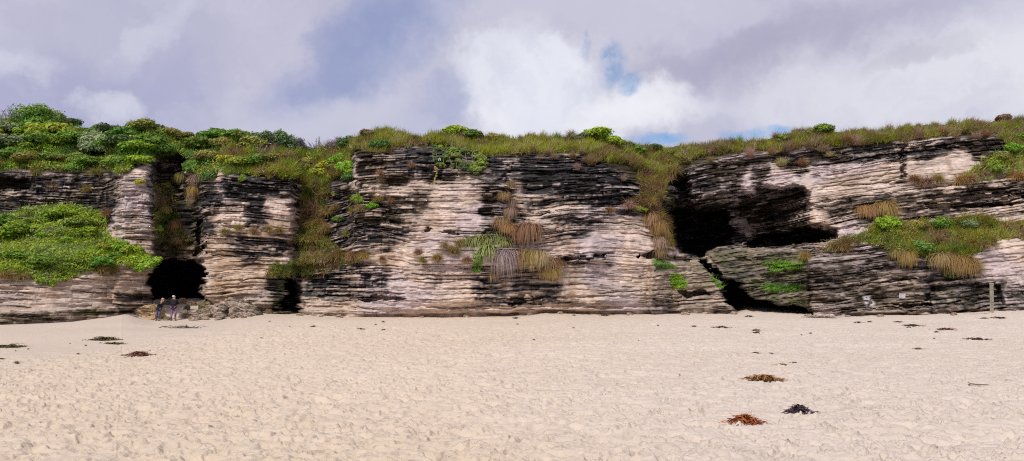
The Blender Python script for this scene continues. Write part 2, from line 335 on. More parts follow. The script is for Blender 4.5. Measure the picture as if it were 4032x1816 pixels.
D = D + .55 * sst(FY - 12, FY - 7, PY) * sst(-.3, .2, fbm(PX / 70, PX * 0, 3, 36)) * (PX > -200)
WX, WY, WZ = at(PX, PY, D)
# ---- albedo
def mixc(c, col, m):
    return c * (1 - m[..., None]) + np.array(col) * m[..., None]
SMU = fbm(WX / 2.5, ZB / .5, 3, 61); STR = fbm(WX / .9, WZ / 3.0, 4, 62); DSH = fbm(WX / 1.1, ZB / .17, 4, 63); FIN = fbm(WX / .3, WZ / .12, 2, 64)
RELIEF_N = np.clip(RELIEF_TONE, -1, 1)  # follows bed relief: lip highlights and groove shade go into the colour
dark = sst(.43, .93, DK * .92 + .24 * SMU + .16 * STR + .46 * DSH + .20 * FIN - .16 * RELIEF_N + .14)
dark = dark * (1 - .5 * sst(.1, .5, RELIEF_N + .4 * FIN))                 # jutting plates paler in colour, as if their lips catch the light
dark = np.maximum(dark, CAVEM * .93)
C = np.zeros(PX.shape + (3,)); C[:] = (.70, .56, .465)
C = mixc(C, (.46, .36, .26), sst(.0, .5, fbm(WX / 3, ZB / .7, 3, 65)) * .6)
C = mixc(C, (.36, .31, .29), sst(.05, .5, fbm(WX / 1.2, ZB / .2, 3, 66)) * .45)
for p, v, c in [([(-700, 1060), (480, 1060), (590, 1050), (590, 1240), (-700, 1290)], .45, (.36, .27, .16)), ([(840, 1030), (1080, 1060), (1100, 1240), (840, 1240)], .6, (.40, .27, .13)),
             ([(860, 900), (1140, 900), (1080, 1060), (840, 1050)], .35, (.42, .27, .12)),
             ([(2560, 1040), (2760, 1040), (2860, 1180), (2900, 1230), (2560, 1230)], .5, (.33, .24, .14)), ([(3145, 1150), (3240, 1140), (3260, 1200), (3170, 1210)], .7, (.45, .27, .10)),
             ([(2240, 1030), (2520, 1020), (2520, 1050), (2250, 1060)], .5, (.5, .32, .12)), ([(3900, 1040), (4200, 1020), (4200, 1150), (3900, 1150)], .4, (.45, .32, .18)),
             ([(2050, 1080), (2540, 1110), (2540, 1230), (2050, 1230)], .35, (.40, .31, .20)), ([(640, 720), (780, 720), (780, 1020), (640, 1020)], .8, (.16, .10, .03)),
             ([(1300, 1195), (1150, 1190), (1180, 1240), (1900, 1240), (2600, 1230), (2600, 1205), (1700, 1205)], .4, (.40, .29, .22)),
             ([(460, 1000), (600, 1000), (600, 700), (470, 700)], .5, (.46, .42, .40))]:
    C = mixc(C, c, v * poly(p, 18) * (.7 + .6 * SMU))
BRS = sst(.05, .45, fbm(WX / .7, WZ / 2.2, 4, 67) + .35 * fbm(WX / 5, WZ / 3, 2, 68)) * sst(1.1, .0, dark)
C = mixc(C, (.36, .22, .12), BRS * .5)
C = mixc(C, (.27, .22, .18), sst(.02, .42, fbm(WX / 2.2, ZB / .38, 4, 74)) * .65)
C = mixc(C, (.50, .42, .44), sst(.0, .4, fbm(WX / 5, WZ / 2.5, 3, 73)) * .6)
C = mixc(C, (.13, .12, .055), .6 * poly([(2790, 980), (3190, 990), (3190, 1230), (2950, 1210), (2800, 1080)], 14))
C = mixc(C, (.24, .19, .14), .65 * np.maximum(poly([(2560, 1020), (2860, 1040), (2900, 1240), (2560, 1240)], 30), poly([(2790, 980), (3880, 1020), (3880, 1240), (2940, 1240), (2790, 1100)], 30)) * (.6 + .8 * fbm(WX / 1.1, WZ / .5, 3, 69)))
dark = dark * (1 - .8 * poly(z6((630, 480), (760, 480), (765, 590), (640, 590)), 12, 0, 2, True)) * (1 - .6 * poly(z6((400, 690), (860, 640), (860, 690), (500, 710)), 8, 0, 2, True) * sst(-.1, .3, FIN)) * (1 - .45 * poly(z6((840, 340), (1120, 340), (1120, 540), (860, 560)), 20) * sst(0, .3, DSH))
C *= (1 + .22 * FIN + .15 * DSH)[..., None]
dc = np.where((vn(WX / 6, WZ / 4, 71) > -.1)[..., None], np.array((.038, .034, .035)), np.array((.050, .037, .025)))
dc = dc * (1 + .9 * np.clip(DSH + RELIEF_N * .5, -.6, 1.5))[..., None]  # dark tone lifted on jutting plates, lowered in grooves, like ledge light
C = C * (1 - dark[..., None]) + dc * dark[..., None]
MOSS = [([(600, 720), (790, 720), (790, 1010), (600, 1010)], .55, (.07, .07, .015)), ([(2560, 1010), (2760, 1020), (2850, 1140), (2640, 1150)], .5, (.08, .09, .02)),
        ([(2800, 990), (3180, 1000), (3180, 1220), (2950, 1180)], .85, (.075, .085, .03)), ([(1040, 1060), (1180, 1060), (1170, 1240), (1060, 1230)], .6, (.06, .07, .015)),
        ([(0, 1235), (460, 1215), (420, 1250), (0, 1290)], .7, (.07, .075, .015)), ([(2590, 700), (2680, 760), (2690, 960), (2640, 960)], .6, (.10, .11, .02)),
        ([(-100, 680), (480, 700), (400, 800), (-100, 800)], .35, (.12, .09, .03)), ([(3880, 1100), (4200, 1100), (4200, 1230), (3900, 1230)], .4, (.06, .06, .02)),
        ([(3300, 1100), (3900, 1100), (3900, 1240), (3300, 1240)], .3, (.10, .08, .03))]
for p, v, c in MOSS: C = mixc(C, c, v * poly(p, 18) * sst(-.3, .4, fbm(WX / .8, WZ / .5, 3, 72)))
# white patches on the rock low on the right
wm = poly([(3395, 1170), (3425, 1165), (3440, 1195), (3430, 1215), (3405, 1205)], 8) * sst(-.1, .2, FIN + .3)
C = mixc(C, (.72, .68, .70), wm * .9)
soil = sst(.5, 0, rimmask); C = mixc(C, (.06, .05, .025), soil)
V = np.stack([WX, WY, WZ], -1).reshape(-1, 3)
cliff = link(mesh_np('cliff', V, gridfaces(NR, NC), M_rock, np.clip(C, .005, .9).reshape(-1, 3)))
tag(cliff, 'layered pale and black-stained sandstone sea cliff', kind='structure')
# ---- top of the headland behind the crest
hx = []; back = [0, 2, 6, 14, 30, 60]
sel = np.arange(0, NC, 8)
rows = []
for b in back:
    rows.append(np.stack([WX[-1, sel] * (1 + b / 60), WY[-1, sel] + b, WZ[-1, sel] - .05 * b + .0 * b], -1))
HV = np.concatenate(rows)
head = link(mesh_np('headland', HV, gridfaces(len(back), len(sel)), M_soil, np.tile((.06, .055, .02), (len(HV), 1)), True))
tag(head, 'grassy top of the headland behind the cliff edge', kind='structure')
# surface lookup
def surf(px, py):
    px = np.atleast_1d(np.asarray(px, float)); py = np.atleast_1d(np.asarray(py, float))
    ci = np.interp(px, xs, np.arange(NC)); c0 = np.round(ci).astype(int)
    top = crest[c0]; ri = (py - 1300) / (top - 1300) * (NR - 1); r0 = np.clip(np.round(ri), 1, NR - 2).astype(int); c0 = np.clip(c0, 3, NC - 4)
    P = np.stack([WX[r0, c0], WY[r0, c0], WZ[r0, c0]], -1)
    r1 = np.clip(r0 + 6, 0, NR - 1); r2 = np.clip(r0 - 6, 0, NR - 1); c1 = c0 - 3; c2 = c0 + 3
    du = np.stack([WX[r0, c2] - WX[r0, c1], WY[r0, c2] - WY[r0, c1], WZ[r0, c2] - WZ[r0, c1]], -1)
    dv = np.stack([WX[r1, c0] - WX[r2, c0], WY[r1, c0] - WY[r2, c0], WZ[r1, c0] - WZ[r2, c0]], -1)
    n = np.cross(du, dv); n /= np.linalg.norm(n, axis=1)[:, None] + 1e-9
    return P, n
# ------------------------------------------------------------------ sand
FOOT = [(-2500, 1290, 44), (-700, 1288, 44), (0, 1278, 46), (200, 1272, 47.5), (300, 1265, 49), (480, 1238, 52), (560, 1215, 56), (620, 1190, 60), (790, 1186, 60.5), (900, 1205, 59), (1000, 1226, 58), (1140, 1236, 57.3), (1200, 1238, 56.5), (1400, 1247, 55.8),
        (1750, 1247, 55.3), (2000, 1243, 55.5), (2150, 1229, 55.6), (2400, 1236, 55.8), (2900, 1232, 56.5), (2935, 1216, 59), (3080, 1226, 58), (3200, 1240, 55), (3280, 1243, 54), (3600, 1240, 53.2), (3900, 1226, 52.3), (4032, 1220, 52), (4700, 1212, 51), (6600, 1212, 48)]
fk = np.array(FOOT, float)
def sand_z(x, y):
    px = 2016 + x / np.maximum(y, 8) * F * 1.0
    fy = np.interp(px, fk[:, 0], fk[:, 2]); fp = np.interp(px, fk[:, 0], fk[:, 1])
    zc = CAMZ + ray(px, fp)[1] * fy
    st = np.where((px > 560) & (px < 1000), .55, .5)
    t = np.clip((y - 28) / (fy - 28), 0, 1.12)
    loc = sst(480, 620, px) * sst(1080, 860, px)
    tl = np.clip((y - 52.6) / (fy - 52.6 + 1e-3), 0, 1.3)
    base = zc * t**2.2
    base = base * (1 - loc) + zc * np.clip(tl, 0, 1.15)**1.1 * loc
    return base + .05 * fbm(x / 6, y / 6, 2, 81) * sst(60, 10, y)
Ys = np.concatenate([np.linspace(-80, 4.4, 20, endpoint=False), np.geomspace(4.5, 80, 860)])
S = np.concatenate([np.linspace(-9, -1, 24, endpoint=False), np.linspace(-1, 1, 1500), np.linspace(1, 9, 25)[1:]])
SY = np.broadcast_to(Ys[:, None], (len(Ys), len(S))); SX = S[None, :] * (.72 * np.maximum(SY, 4.5) + 1.5)
SZ = sand_z(SX, SY)
spx = 2016 + SX / np.maximum(SY, 4) * F
spy = 1169 + 1.65 / np.maximum(SY, 1) * F
# smooth damp band at the left below the bluff
edge = ip(spx, [(-3000, 1460), (0, 1408), (300, 1385), (560, 1350), (800, 1310), (1150, 1262), (1200, 1240), (6000, 1200)]) + 14 * fbm(SX / 2, SY / 1.5, 3, 82)
dry = sst(-30, 45, spy - edge + 25 * fbm(SX / .8, SY / .5, 3, 89))
rightdry = sst(1250, 1300, spy) * .35 + .65
tramp = dry * (.45 + .55 * sst(1255, 1330, spy))
hh = np.zeros(SX.shape)
# trampled hollows: rows of footprints and scuffs
nst = 15000
u = rng.random(nst); yy0 = 4.6 + (40 - 4.6) * u**1.1; xx0 = (rng.random(nst) * 2 - 1) * (.72 * yy0 + 1.5)
for k in range(nst):
    y0 = yy0[k]; x0 = xx0[k]
    L = rng.uniform(.05, .12); W = L * rng.uniform(.3, .7); a = rng.normal(0, .4); dp = rng.uniform(.015, .05)
    if rng.random() < .05: L *= 1.6; W *= 1.6; dp *= 1.3
    rad = L * 2.1
    r0, r1 = np.searchsorted(Ys, y0 - rad), np.searchsorted(Ys, y0 + rad)
    wd = .72 * y0 + 1.5
    c0, c1 = np.searchsorted(S, (x0 - rad * 1.1) / wd), np.searchsorted(S, (x0 + rad * 1.1) / wd)
    if r1 <= r0 or c1 <= c0: continue
    X = SX[r0:r1, c0:c1] - x0; Y = SY[r0:r1, c0:c1] - y0
    ca, sa = math.cos(a), math.sin(a)
    e1 = (X * ca + Y * sa) / L; e2 = (-X * sa + Y * ca) / W
    d = np.sqrt(e1**2 + e2**2)
    hh[r0:r1, c0:c1] += -dp * sst(1.1, .6, d) + dp * .5 * np.exp(-((d - 1.3) / .28)**2)
wxs = SX + .10 * fbm(SX / .4, SY / .4, 2, 181); wys = SY + .10 * fbm(SX / .4, SY / .4, 2, 182)
pit = lambda sx, sy, sd: -sst(.0, .75, vn(wxs / sx, wys / sy, sd) + .35 * vn(wxs / sx * 2.1, wys / sy * 2.1, sd + 40))
rip = .034 * pit(.15, .085, 183) + .050 * pit(.27, .15, 184) + .045 * pit(.6, .30, 185) * sst(-.3, .3, fbm(SX / 3, SY / 2, 2, 186)) + .012 * fbm(SX / .09, SY / .07, 2, 84) + .04 * fbm(SX / 1.5, SY / 1.0, 3, 85)
far = sst(14, 40, SY)
rip = rip * (1 + .8 * far)
SZ = SZ + tramp * (np.clip(hh, -.10, .06) * 1.0 + rip) + (1 - dry) * (.006 * fbm(SX / .8, SY / .5, 3, 86))
C = np.zeros(SX.shape + (3,)); C[:] = (.62, .51, .385)
tone = fbm(SX / 6, SY / 4, 3, 87)
C = mixc(C, (.62, .53, .44), np.clip(sst(1500, 3200, spx) + .3 * tone, 0, 1))
C = mixc(C, (.60, .45, .30), sst(1280, 1235, spy) * .5 * dry)
C = mixc(C, (.57, .475, .385), (1 - dry) * .6)
C *= (1 + .05 * tone + .05 * fbm(SX / .5, SY / .4, 3, 88))[..., None]
sand = link(mesh_np('sand', np.stack([SX, SY, SZ], -1).reshape(-1, 3), gridfaces(*SX.shape), M_sand, C.reshape(-1, 3), True))
tag(sand, 'pale trampled beach sand', kind='structure')
# ------------------------------------------------------------------ foliage builders
def unit(v): return v / (np.linalg.norm(v, axis=-1, keepdims=True) + 1e-9)
def leaf_quads(P, Nn, size, col, aspect=.55, spread=.9, cv=.25, r=None):
    r = r or rng; n = len(P)
    nn = unit(Nn + spread * r.normal(size=(n, 3)) * .6)
    a = unit(np.cross(nn, r.normal(size=(n, 3)))); b = np.cross(nn, a)
    s = (size * r.uniform(.6, 1.35, n))[:, None]
    V = np.stack([P - a * s, P + b * s * aspect + nn * s * .15, P + a * s, P - b * s * aspect + nn * s * .15], 1).reshape(-1, 3)
    c = np.broadcast_to(np.asarray(col, float), (n, 3)) * r.uniform(1 - cv, 1 + cv, (n, 1)) * (1 + r.normal(size=(n, 3)) * .06)
    return V, np.arange(4 * n).reshape(-1, 4), np.repeat(c, 4, 0)
def blade_strips(P, d, length, width, droop, col, seg=4, cv=.25, r=None, tipcol=None):
    r = r or rng; n = len(P); d = unit(d)
    side = unit(np.cross(d, np.array([0, 0, 1.0]) + r.normal(size=(n, 3)) * .5))
    L = np.broadcast_to(length, (n,))[:, None]; Wd = np.broadcast_to(width, (n,))[:, None]
    pts = []; p = P.copy(); dd = d.copy()
    g = np.broadcast_to(droop, (n,))[:, None]
    for k in range(seg + 1):
        t = k / seg; w_ = Wd * (1 - t * .85) * .5
        pts.append(np.stack([p - side * w_, p + side * w_], 1))
        p = p + dd * L / seg
        dd = unit(dd + np.array([0, 0, -1.0]) * g / seg * (1 + t))
    V = np.stack(pts, 1).reshape(n, -1, 3)
    base = np.arange(n)[:, None, None] * (2 * (seg + 1))
    k = np.arange(seg)[None, :, None] * 2
    Fq = (base + k + np.array([0, 1, 3, 2])[None, None, :]).reshape(-1, 4)
    c = np.broadcast_to(np.asarray(col, float), (n, 3)) * r.uniform(1 - cv, 1 + cv, (n, 1)) * (1 + r.normal(size=(n, 3)) * .06)
    c = np.repeat(c[:, None], 2 * (seg + 1), 1)
    if tipcol is not None:
        t = np.repeat(np.linspace(0, 1, seg + 1), 2)[None, :, None]; c = c * (1 - t) + np.asarray(tipcol) * t
    return V.reshape(-1, 3), Fq, c.reshape(-1, 3)
def tube(path, rad, sides=6, col=(.12, .10, .08)):
    path = np.array(path, float); rad = np.broadcast_to(rad, (len(path),)); V = []
    for i, p in enumerate(path):
        t = unit(path[min(i + 1, len(path) - 1)] - path[max(i - 1, 0)])
        a = unit(np.cross(t, [.31, .92, .2])); b = np.cross(t, a)
        for k in range(sides):
            an = 2 * math.pi * k / sides; V.append(p + rad[i] * (a * math.cos(an) + b * math.sin(an)))
    Fq = [[i * sides + k, i * sides + (k + 1) % sides, (i + 1) * sides + (k + 1) % sides, (i + 1) * sides + k] for i in range(len(path) - 1) for k in range(sides)]
    n0 = len(V); V += [path[0], path[-1]]
    for k in range(sides):
        Fq.append([n0, (k + 1) % sides, k, k]); e = (len(path) - 1) * sides
        Fq.append([n0 + 1, e + k, e + (k + 1) % sides, e + (k + 1) % sides])
    return np.array(V), np.array(Fq), np.tile(np.array(col, float), (len(V), 1))
def join(parts):
    Vs, Fs, Cs = [], [], []; o = 0
    for v, f, c in parts:
        Vs.append(v); Fs.append(f + o); Cs.append(c); o += len(v)
    return np.concatenate(Vs), np.concatenate(Fs), np.concatenate(Cs)
def fix_tris(me):
    me.validate(clean_customdata=False)
def build(name, parts, mat, smooth=False):
    V, Fq, c = join(parts)
    deg = (Fq[:, 2] == Fq[:, 3])
    if deg.any():
        me = bpy.data.meshes.new(name)
        me.from_pydata(V.tolist(), [], [list(f[:3]) if f[2] == f[3] else list(f) for f in Fq.tolist()])
        a = me.color_attributes.new('col', 'FLOAT_COLOR', 'POINT'); cc = np.ones((len(V), 4), np.float32); cc[:, :3] = c
        a.data.foreach_set('color', cc.ravel()); me.materials.append(mat)
        if smooth: me.polygons.foreach_set('use_smooth', np.ones(len(me.polygons), bool))
        return me
    return mesh_np(name, V, Fq, mat, c, smooth)
def crown(col, n, rx, rz, lobes, leaf, seed, gap=.0, base=.15, cv=.3, upcol=None, aspect=.55):
    r = np.random.default_rng(seed)
    lc = []
    for i in range(lobes):
        a = r.uniform(0, 2 * math.pi); q = math.sqrt(r.uniform(0, 1)) * .62
        zz = base + (1 - base) * r.uniform(.0, .66) * (1 - .5 * q)
        lc.append((q * math.cos(a) * rx, q * math.sin(a) * rx, zz * rz, r.uniform(.30, .50)))
    P = []; Nn = []; cc = []
    per = n // lobes
    for (x, y, z, q) in lc:
        u = unit(r.normal(size=(per, 3))); u[:, 2] = np.where(u[:, 2] < -.3, -u[:, 2], u[:, 2])
        rad = q * (1 - .35 * r.random(per)**2)[:, None] * (1 + .25 * r.normal(size=(per, 1)) * .5)
        p = np.array([x, y, z]) + u * rad * np.array([rx, rx, rz * .9]); P.append(p); Nn.append(u * [1, 1, 1] + [0, 0, .35])
        k = np.asarray(col) * r.uniform(.78, 1.22)
        c_ = np.tile(k, (per, 1))
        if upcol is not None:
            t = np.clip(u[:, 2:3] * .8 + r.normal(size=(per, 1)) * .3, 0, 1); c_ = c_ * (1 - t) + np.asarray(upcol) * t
        cc.append(c_)
    P = np.concatenate(P); Nn = np.concatenate(Nn); cc = np.concatenate(cc)
    P[:, 2] = np.maximum(P[:, 2], .0)
    return leaf_quads(P, Nn, leaf, cc, aspect, 1.0, cv, r), lc
def stems(lc, rx, rz, seed, col=(.10, .085, .07), th=.05, trunk=.0):
    r = np.random.default_rng(seed); out = []
    for (x, y, z, q) in lc:
        m = np.array([x * .35, y * .35, z * .45 + .1]) + r.normal(size=3) * .05
        out.append(tube([(0, 0, -.25), m, (x, y, z), (x * 1.15, y * 1.15, z + q * rz * .7)], [th, th * .7, th * .45, th * .15], 5, col))
    return out
GREEN = dict(
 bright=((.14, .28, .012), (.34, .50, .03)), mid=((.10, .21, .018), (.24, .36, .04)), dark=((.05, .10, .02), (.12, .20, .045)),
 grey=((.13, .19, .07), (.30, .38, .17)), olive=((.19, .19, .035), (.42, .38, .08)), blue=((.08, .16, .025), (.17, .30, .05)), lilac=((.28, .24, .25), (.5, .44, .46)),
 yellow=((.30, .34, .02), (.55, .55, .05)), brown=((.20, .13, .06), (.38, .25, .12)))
SHRUB = {}
def shrub_proto(sp, v):
    if (sp, v) in SHRUB: return SHRUB[(sp, v)]
    c0, c1 = GREEN[sp]; seed = abs(hash(sp)) % 1 + 100 * sorted(GREEN).index(sp) + v
    lf = .075 if sp in ('grey', 'dark', 'olive', 'lilac') else .10
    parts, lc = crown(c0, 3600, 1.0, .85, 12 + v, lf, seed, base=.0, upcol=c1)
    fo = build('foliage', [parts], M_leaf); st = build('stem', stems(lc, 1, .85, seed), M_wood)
    SHRUB[(sp, v)] = (fo, st); return SHRUB[(sp, v)]
def place_shrub(px, py, rpx, sp, label, group=None, sq=1.0, v=None, name='shrub', lift=0, cat='shrub', push=.22):
    P, n = surf(px, py); P = P[0]; n = n[0]
    fo, st = shrub_proto(sp, rng.integers(0, 3) if v is None else v)
    r_ = rpx * 1.3 * P[1] / F
    root = empty(name, P + n * push * r_ + np.array([0, 0, lift * r_]), rng.uniform(0, 6.28), (r_, r_, r_ * sq))
    # lean a bush that grows on a steep face outwards
    steep = max(0, 1 - n[2]); root.rotation_euler = (R(38) * steep, 0, 0); 
    for me in (fo, st):
        o = link(me, me.name.split('.')[0], root); o.rotation_euler = (0, 0, root['z'] if 'z' in root else 0)
    a = rng.uniform(0, 6.28)
    for ch in root.children: ch.rotation_euler = (0, 0, a)
    tag(root, label, cat, group); return root
# tussock prototypes
TUS = {}
TC = dict(brown=((.24, .14, .06), (0.41, 0.28, 0.14)), orange=((.28, .17, .045), (0.44, 0.30, 0.11)), straw=((.32, .24, .10), (0.51, 0.43, 0.22)),
          olive=((.18, .16, .035), (.42, .35, .11)), pink=((.28, .18, .12), (0.44, 0.32, 0.22)), green=((.10, .18, .03), (.28, .38, .08)), strap=((.12, .17, .03), (.42, .42, .16)))
def tus_proto(kind, form, v):
    k = (kind, form, v)
    if k in TUS: return TUS[k]
    r = np.random.default_rng(500 + 31 * v + 7 * sorted(TC).index(kind) + 3 * ('up', 'fan', 'hang', 'strap').index(form))
    c0, c1 = TC[kind]; n = {'up': 260, 'fan': 340, 'hang': 360, 'strap': 130}[form]
    a = r.uniform(0, 2 * math.pi, n)
    if form == 'up': el = r.uniform(.55, 1.45, n); dr = r.uniform(.2, .9, n); L = r.uniform(.6, 1.1, n); wd = .035
    elif form == 'fan': el = r.uniform(.2, 1.35, n); dr = r.uniform(.9, 2.0, n); L = r.uniform(.7, 1.25, n); wd = .04
    elif form == 'hang': el = r.uniform(-.1, .9, n); dr = r.uniform(2.2, 4.0, n); L = r.uniform(.9, 1.8, n); wd = .045; a = r.normal(-math.pi / 2, .9, n)
    else: el = r.uniform(.0, 1.3, n); dr = r.uniform(1.8, 3.2, n); L = r.uniform(.9, 1.5, n); wd = .09; a = r.normal(-math.pi / 2, 1.0, n)
    d = np.stack([np.cos(a) * np.cos(el), np.sin(a) * np.cos(el), np.sin(el)], -1)
    P = np.stack([r.normal(size=n) * .14, r.normal(size=n) * .10, r.normal(size=n) * .03], -1)
    cm = np.asarray(c0)[None] * r.uniform(.6, 1.5, (n, 1))
    V = blade_strips(P, d, L, wd, dr, cm, 5, .3, r, c1)
    TUS[k] = build('tussock', [V], M_grass); return TUS[k]
def place_tus(px, py, spx0, kind, form, label, group, name='grass_tussock', cat='grass tussock'):
    spx = spx0 * 1.35; P, n = surf(px, py); P = P[0]; n = n[0]
    me = tus_proto(kind, form, int(rng.integers(0, 3)))
    o = link(me, name); s_ = spx * P[1] / F
    o.location = P + n * .08 + np.array([0, -.15, 0]); o.scale = (s_ * rng.uniform(.85, 1.15), s_, s_ * rng.uniform(.85, 1.15))
    o.rotation_euler = (0, 0, rng.uniform(-.5, .5) if form in ('hang', 'strap') else rng.uniform(0, 6.28))
    tag(o, label, cat, group); return o
ORD = ['leftmost', 'second', 'third', 'fourth', 'fifth', 'sixth', 'seventh', 'eighth', 'ninth', 'tenth', 'eleventh', 'twelfth', 'thirteenth', 'fourteenth', 'fifteenth', 'sixteenth', 'seventeenth', 'eighteenth', 'nineteenth', 'twentieth']
def ordn(i, n):
    if n == 1: return ''
    if i == 0: return ', leftmost'
    if i == n - 1: return ', rightmost'
    return ', ' + ORD[i] + ' from left'
def row_tus(pts, kinds, form, desc, group):
    pts = sorted(pts)
    for i, p in enumerate(pts):
        k = kinds if isinstance(kinds, str) else kinds[i % len(kinds)]
        place_tus(p[0], p[1], p[2] if len(p) > 2 else 34, k, form, desc + ordn(i, len(pts)), group)
# ---- scattered cover: nobody could count it
def scatter(polys_, n, soft=10):
    """random pixels weighted by the polygons (list of (pts, weight))"""
    A_ = [abs(sum(p[i][0] * p[(i + 1) % len(p)][1] - p[(i + 1) % len(p)][0] * p[i][1] for i in range(len(p)))) / 2 for p, w_ in polys_]
    tot = sum(a * w_ for a, (p, w_) in zip(A_, polys_)); X = []; Y = []
    for a, (p, w_) in zip(A_, polys_):
        k = int(n * a * w_ / tot); q = np.array(p); got = 0
        while got < k:
            x = rng.uniform(q[:, 0].min() - 8, q[:, 0].max() + 8, k * 2); y = rng.uniform(q[:, 1].min() - 8, q[:, 1].max() + 8, k * 2)
            jx = x + 16 * fbm(x / 30, y / 20, 3, 91); jy = y + 12 * fbm(x / 30, y / 20, 3, 92)
            ok = sdf(p, jx, jy) < 0; x = x[ok][:k - got]; y = y[ok][:k - got]; X.append(x); Y.append(y); got += len(x)
            if len(x) == 0: break
    return np.concatenate(X), np.concatenate(Y)
def rimline(pts, extra=12):
    """polygon from the crest down to the given rim points"""
    x0, x1 = pts[0][0], pts[-1][0]; cx = np.linspace(x0, x1, 30)
    top = [(x, float(np.interp(x, xs, crest)) + extra) for x in cx]
    return top + [tuple(p) for p in reversed(pts)]
CR_L = rimline([(-900, 690), (0, 672), (100, 672), (290, 680), (400, 660), (480, 690), (540, 660), (600, 640)])
CR_G = rimline([(560, 640), (700, 600), (760, 640), (790, 720), (860, 680), (900, 668)])
CR_2 = rimline([(880, 690), (1000, 694), (1150, 708), (1180, 720), (1230, 760), (1300, 730), (1390, 650)])
CR_3 = rimline([(1380, 650), (1400, 585), (1450, 590), (1500, 602), (1580, 584), (1700, 572), (1800, 585), (1900, 612), (2000, 606)])
CR_4 = rimline([(2000, 610), (2100, 606), (2200, 596), (2280, 608), (2350, 636), (2450, 650), (2520, 672), (2580, 700), (2640, 672), (2700, 640)])
CR_5 = rimline([(2680, 650), (2760, 625), (2800, 612), (3000, 598), (3200, 584), (3400, 570), (3600, 552), (3700, 540), (3830, 530), (3920, 528), (3990, 600), (4040, 600)])
EDGE_R = [(3990, 520), (4300, 500), (5200, 480), (5200, 720), (4040, 700), (3960, 690), (3900, 715), (3800, 725), (3770, 700), (3840, 660), (3900, 620), (3960, 590)]
LEDGE_L = [(-800, 850), (0, 880), (60, 845), (150, 830), (300, 820), (400, 850), (430, 880), (420, 920), (470, 960), (590, 1000), (600, 1060), (560, 1050), (480, 1050), (400, 1060), (330, 1080), (210, 1130), (130, 1105), (90, 1080), (0, 1085), (-800, 1100)]
LEDGE_R = [(3240, 990), (3290, 965), (3400, 930), (3440, 890), (3520, 880), (3700, 885), (3800, 865), (3900, 870), (4032, 880), (5000, 870), (5000, 950), (3950, 945), (3860, 990), (3780, 1040), (3740, 1090), (3650, 1020), (3500, 990), (3400, 960), (3330, 990)]
GUL2 = [(1180, 740), (1300, 720), (1290, 800), (1250, 850), (1300, 900), (1290, 960), (1400, 1005), (1440, 1010), (1400, 1040), (1330, 1060), (1260, 1080), (1180, 1080), (1170, 1060), (1180, 900)]
GREENB = [(1035, 1085), (1100, 1050), (1165, 1030), (1230, 1030), (1230, 1090), (1150, 1090), (1060, 1095)]
GUL1 = [(600, 730), (680, 720), (690, 800), (720, 900), (760, 960), (700, 1000), (640, 1000), (600, 960)]
CORN = [(2500, 640), (2600, 700), (2640, 700), (2600, 780), (2590, 800), (2640, 900), (2650, 980), (2600, 960), (2570, 880), (2540, 840), (2500, 830), (2480, 800), (2520, 770)]
def cover(name, label, polys_, n, palette, h, size, grassy=0.0, seed=0, Lb=(.35, .7)):
    """leaf and blade cover with clumps of colour; palette: list of ((r,g,b), weight)"""
    X, Y = scatter(polys_, n); P, Nn = surf(X, Y)
    q = fbm(P[:, 0] / 1.1, P[:, 2] / .8, 3, 93 + seed); hgt = h * (.35 + 1.3 * sst(-.35, .35, q))
    P = P + (Nn * .5 + np.array([0, -.25, .5])) * (rng.random(len(P))**.7 * hgt)[:, None]
    pc = np.array(palette); pw = fbm(P[:, 0] / 1.7, P[:, 2] / 1.0, 3, 95 + seed) * 1.3 + .5 + rng.normal(size=len(P)) * .10
    ci = np.clip(pw, 0, .999) * (len(pc) - 1); i0 = ci.astype(int); f = (ci - i0)[:, None]
    cc = pc[i0] * (1 - f) + pc[np.minimum(i0 + 1, len(pc) - 1)] * f
    gm = rng.random(len(P)) < grassy * (.6 + .8 * sst(-.3, .3, fbm(P[:, 0] / 2, P[:, 2] / 1.5, 2, 97 + seed)))
    out = []
    if (~gm).any(): out.append(leaf_quads(P[~gm], Nn[~gm] + [0, -.3, .6], size, cc[~gm], .6, 1.0, .3))
    if gm.any():
        d = Nn[gm] * .5 + [0, -.1, 1.0] + rng.normal(size=(gm.sum(), 3)) * .45 + [.25, 0, 0]
        out.append(blade_strips(P[gm] - [0, 0, .1], d, rng.uniform(Lb[0], Lb[1], gm.sum()), .04, rng.uniform(.3, 1.6, gm.sum()), cc[gm], 3, .3, None, None))
    o = link(build(name, out, M_leaf), name); tag(o, label, kind='stuff'); return o
br, mi, dk_, gy, ol, yl = (.24, .44, .02), (.14, .26, .025), (.06, .11, .02), (.22, .29, .11), (.27, .25, .05), (.42, .43, .04)
bn, orr, stw, pk = (.28, .19, .08), (.42, .24, .06), (.50, .41, .19), (.38, .27, .19)
cover('undergrowth', 'leafy green undergrowth over the left clifftop', [(CR_L, 1.0), (CR_G, .9)], 60000, [dk_, mi, br, yl, ol, mi], .35, .07, .25, 1)
cover('undergrowth', 'mixed green and brown undergrowth along the clifftop left of centre', [(CR_2, 1.0)], 36000, [pk, ol, mi, yl, ol, bn], .35, .06, .45, 2)
cover('grass', 'olive and straw coloured grass along the top of the central cliff', [(CR_3, 1.0), (CR_4, 1.0)], 60000, [bn, ol, yl, ol, stw, yl], .30, .055, .6, 3)
cover('grass', 'brown and green coastal grass along the top of the right cliff', [(CR_5, 1.0)], 52000, [pk, bn, ol, yl, ol, stw, bn], .30, .055, .65, 4)
cover('undergrowth', 'grass and bright leaves spilling down the right edge of the cliff', [(EDGE_R, 1.0)], 26000, [bn, ol, mi, br, yl, ol], .4, .07, .5, 5)
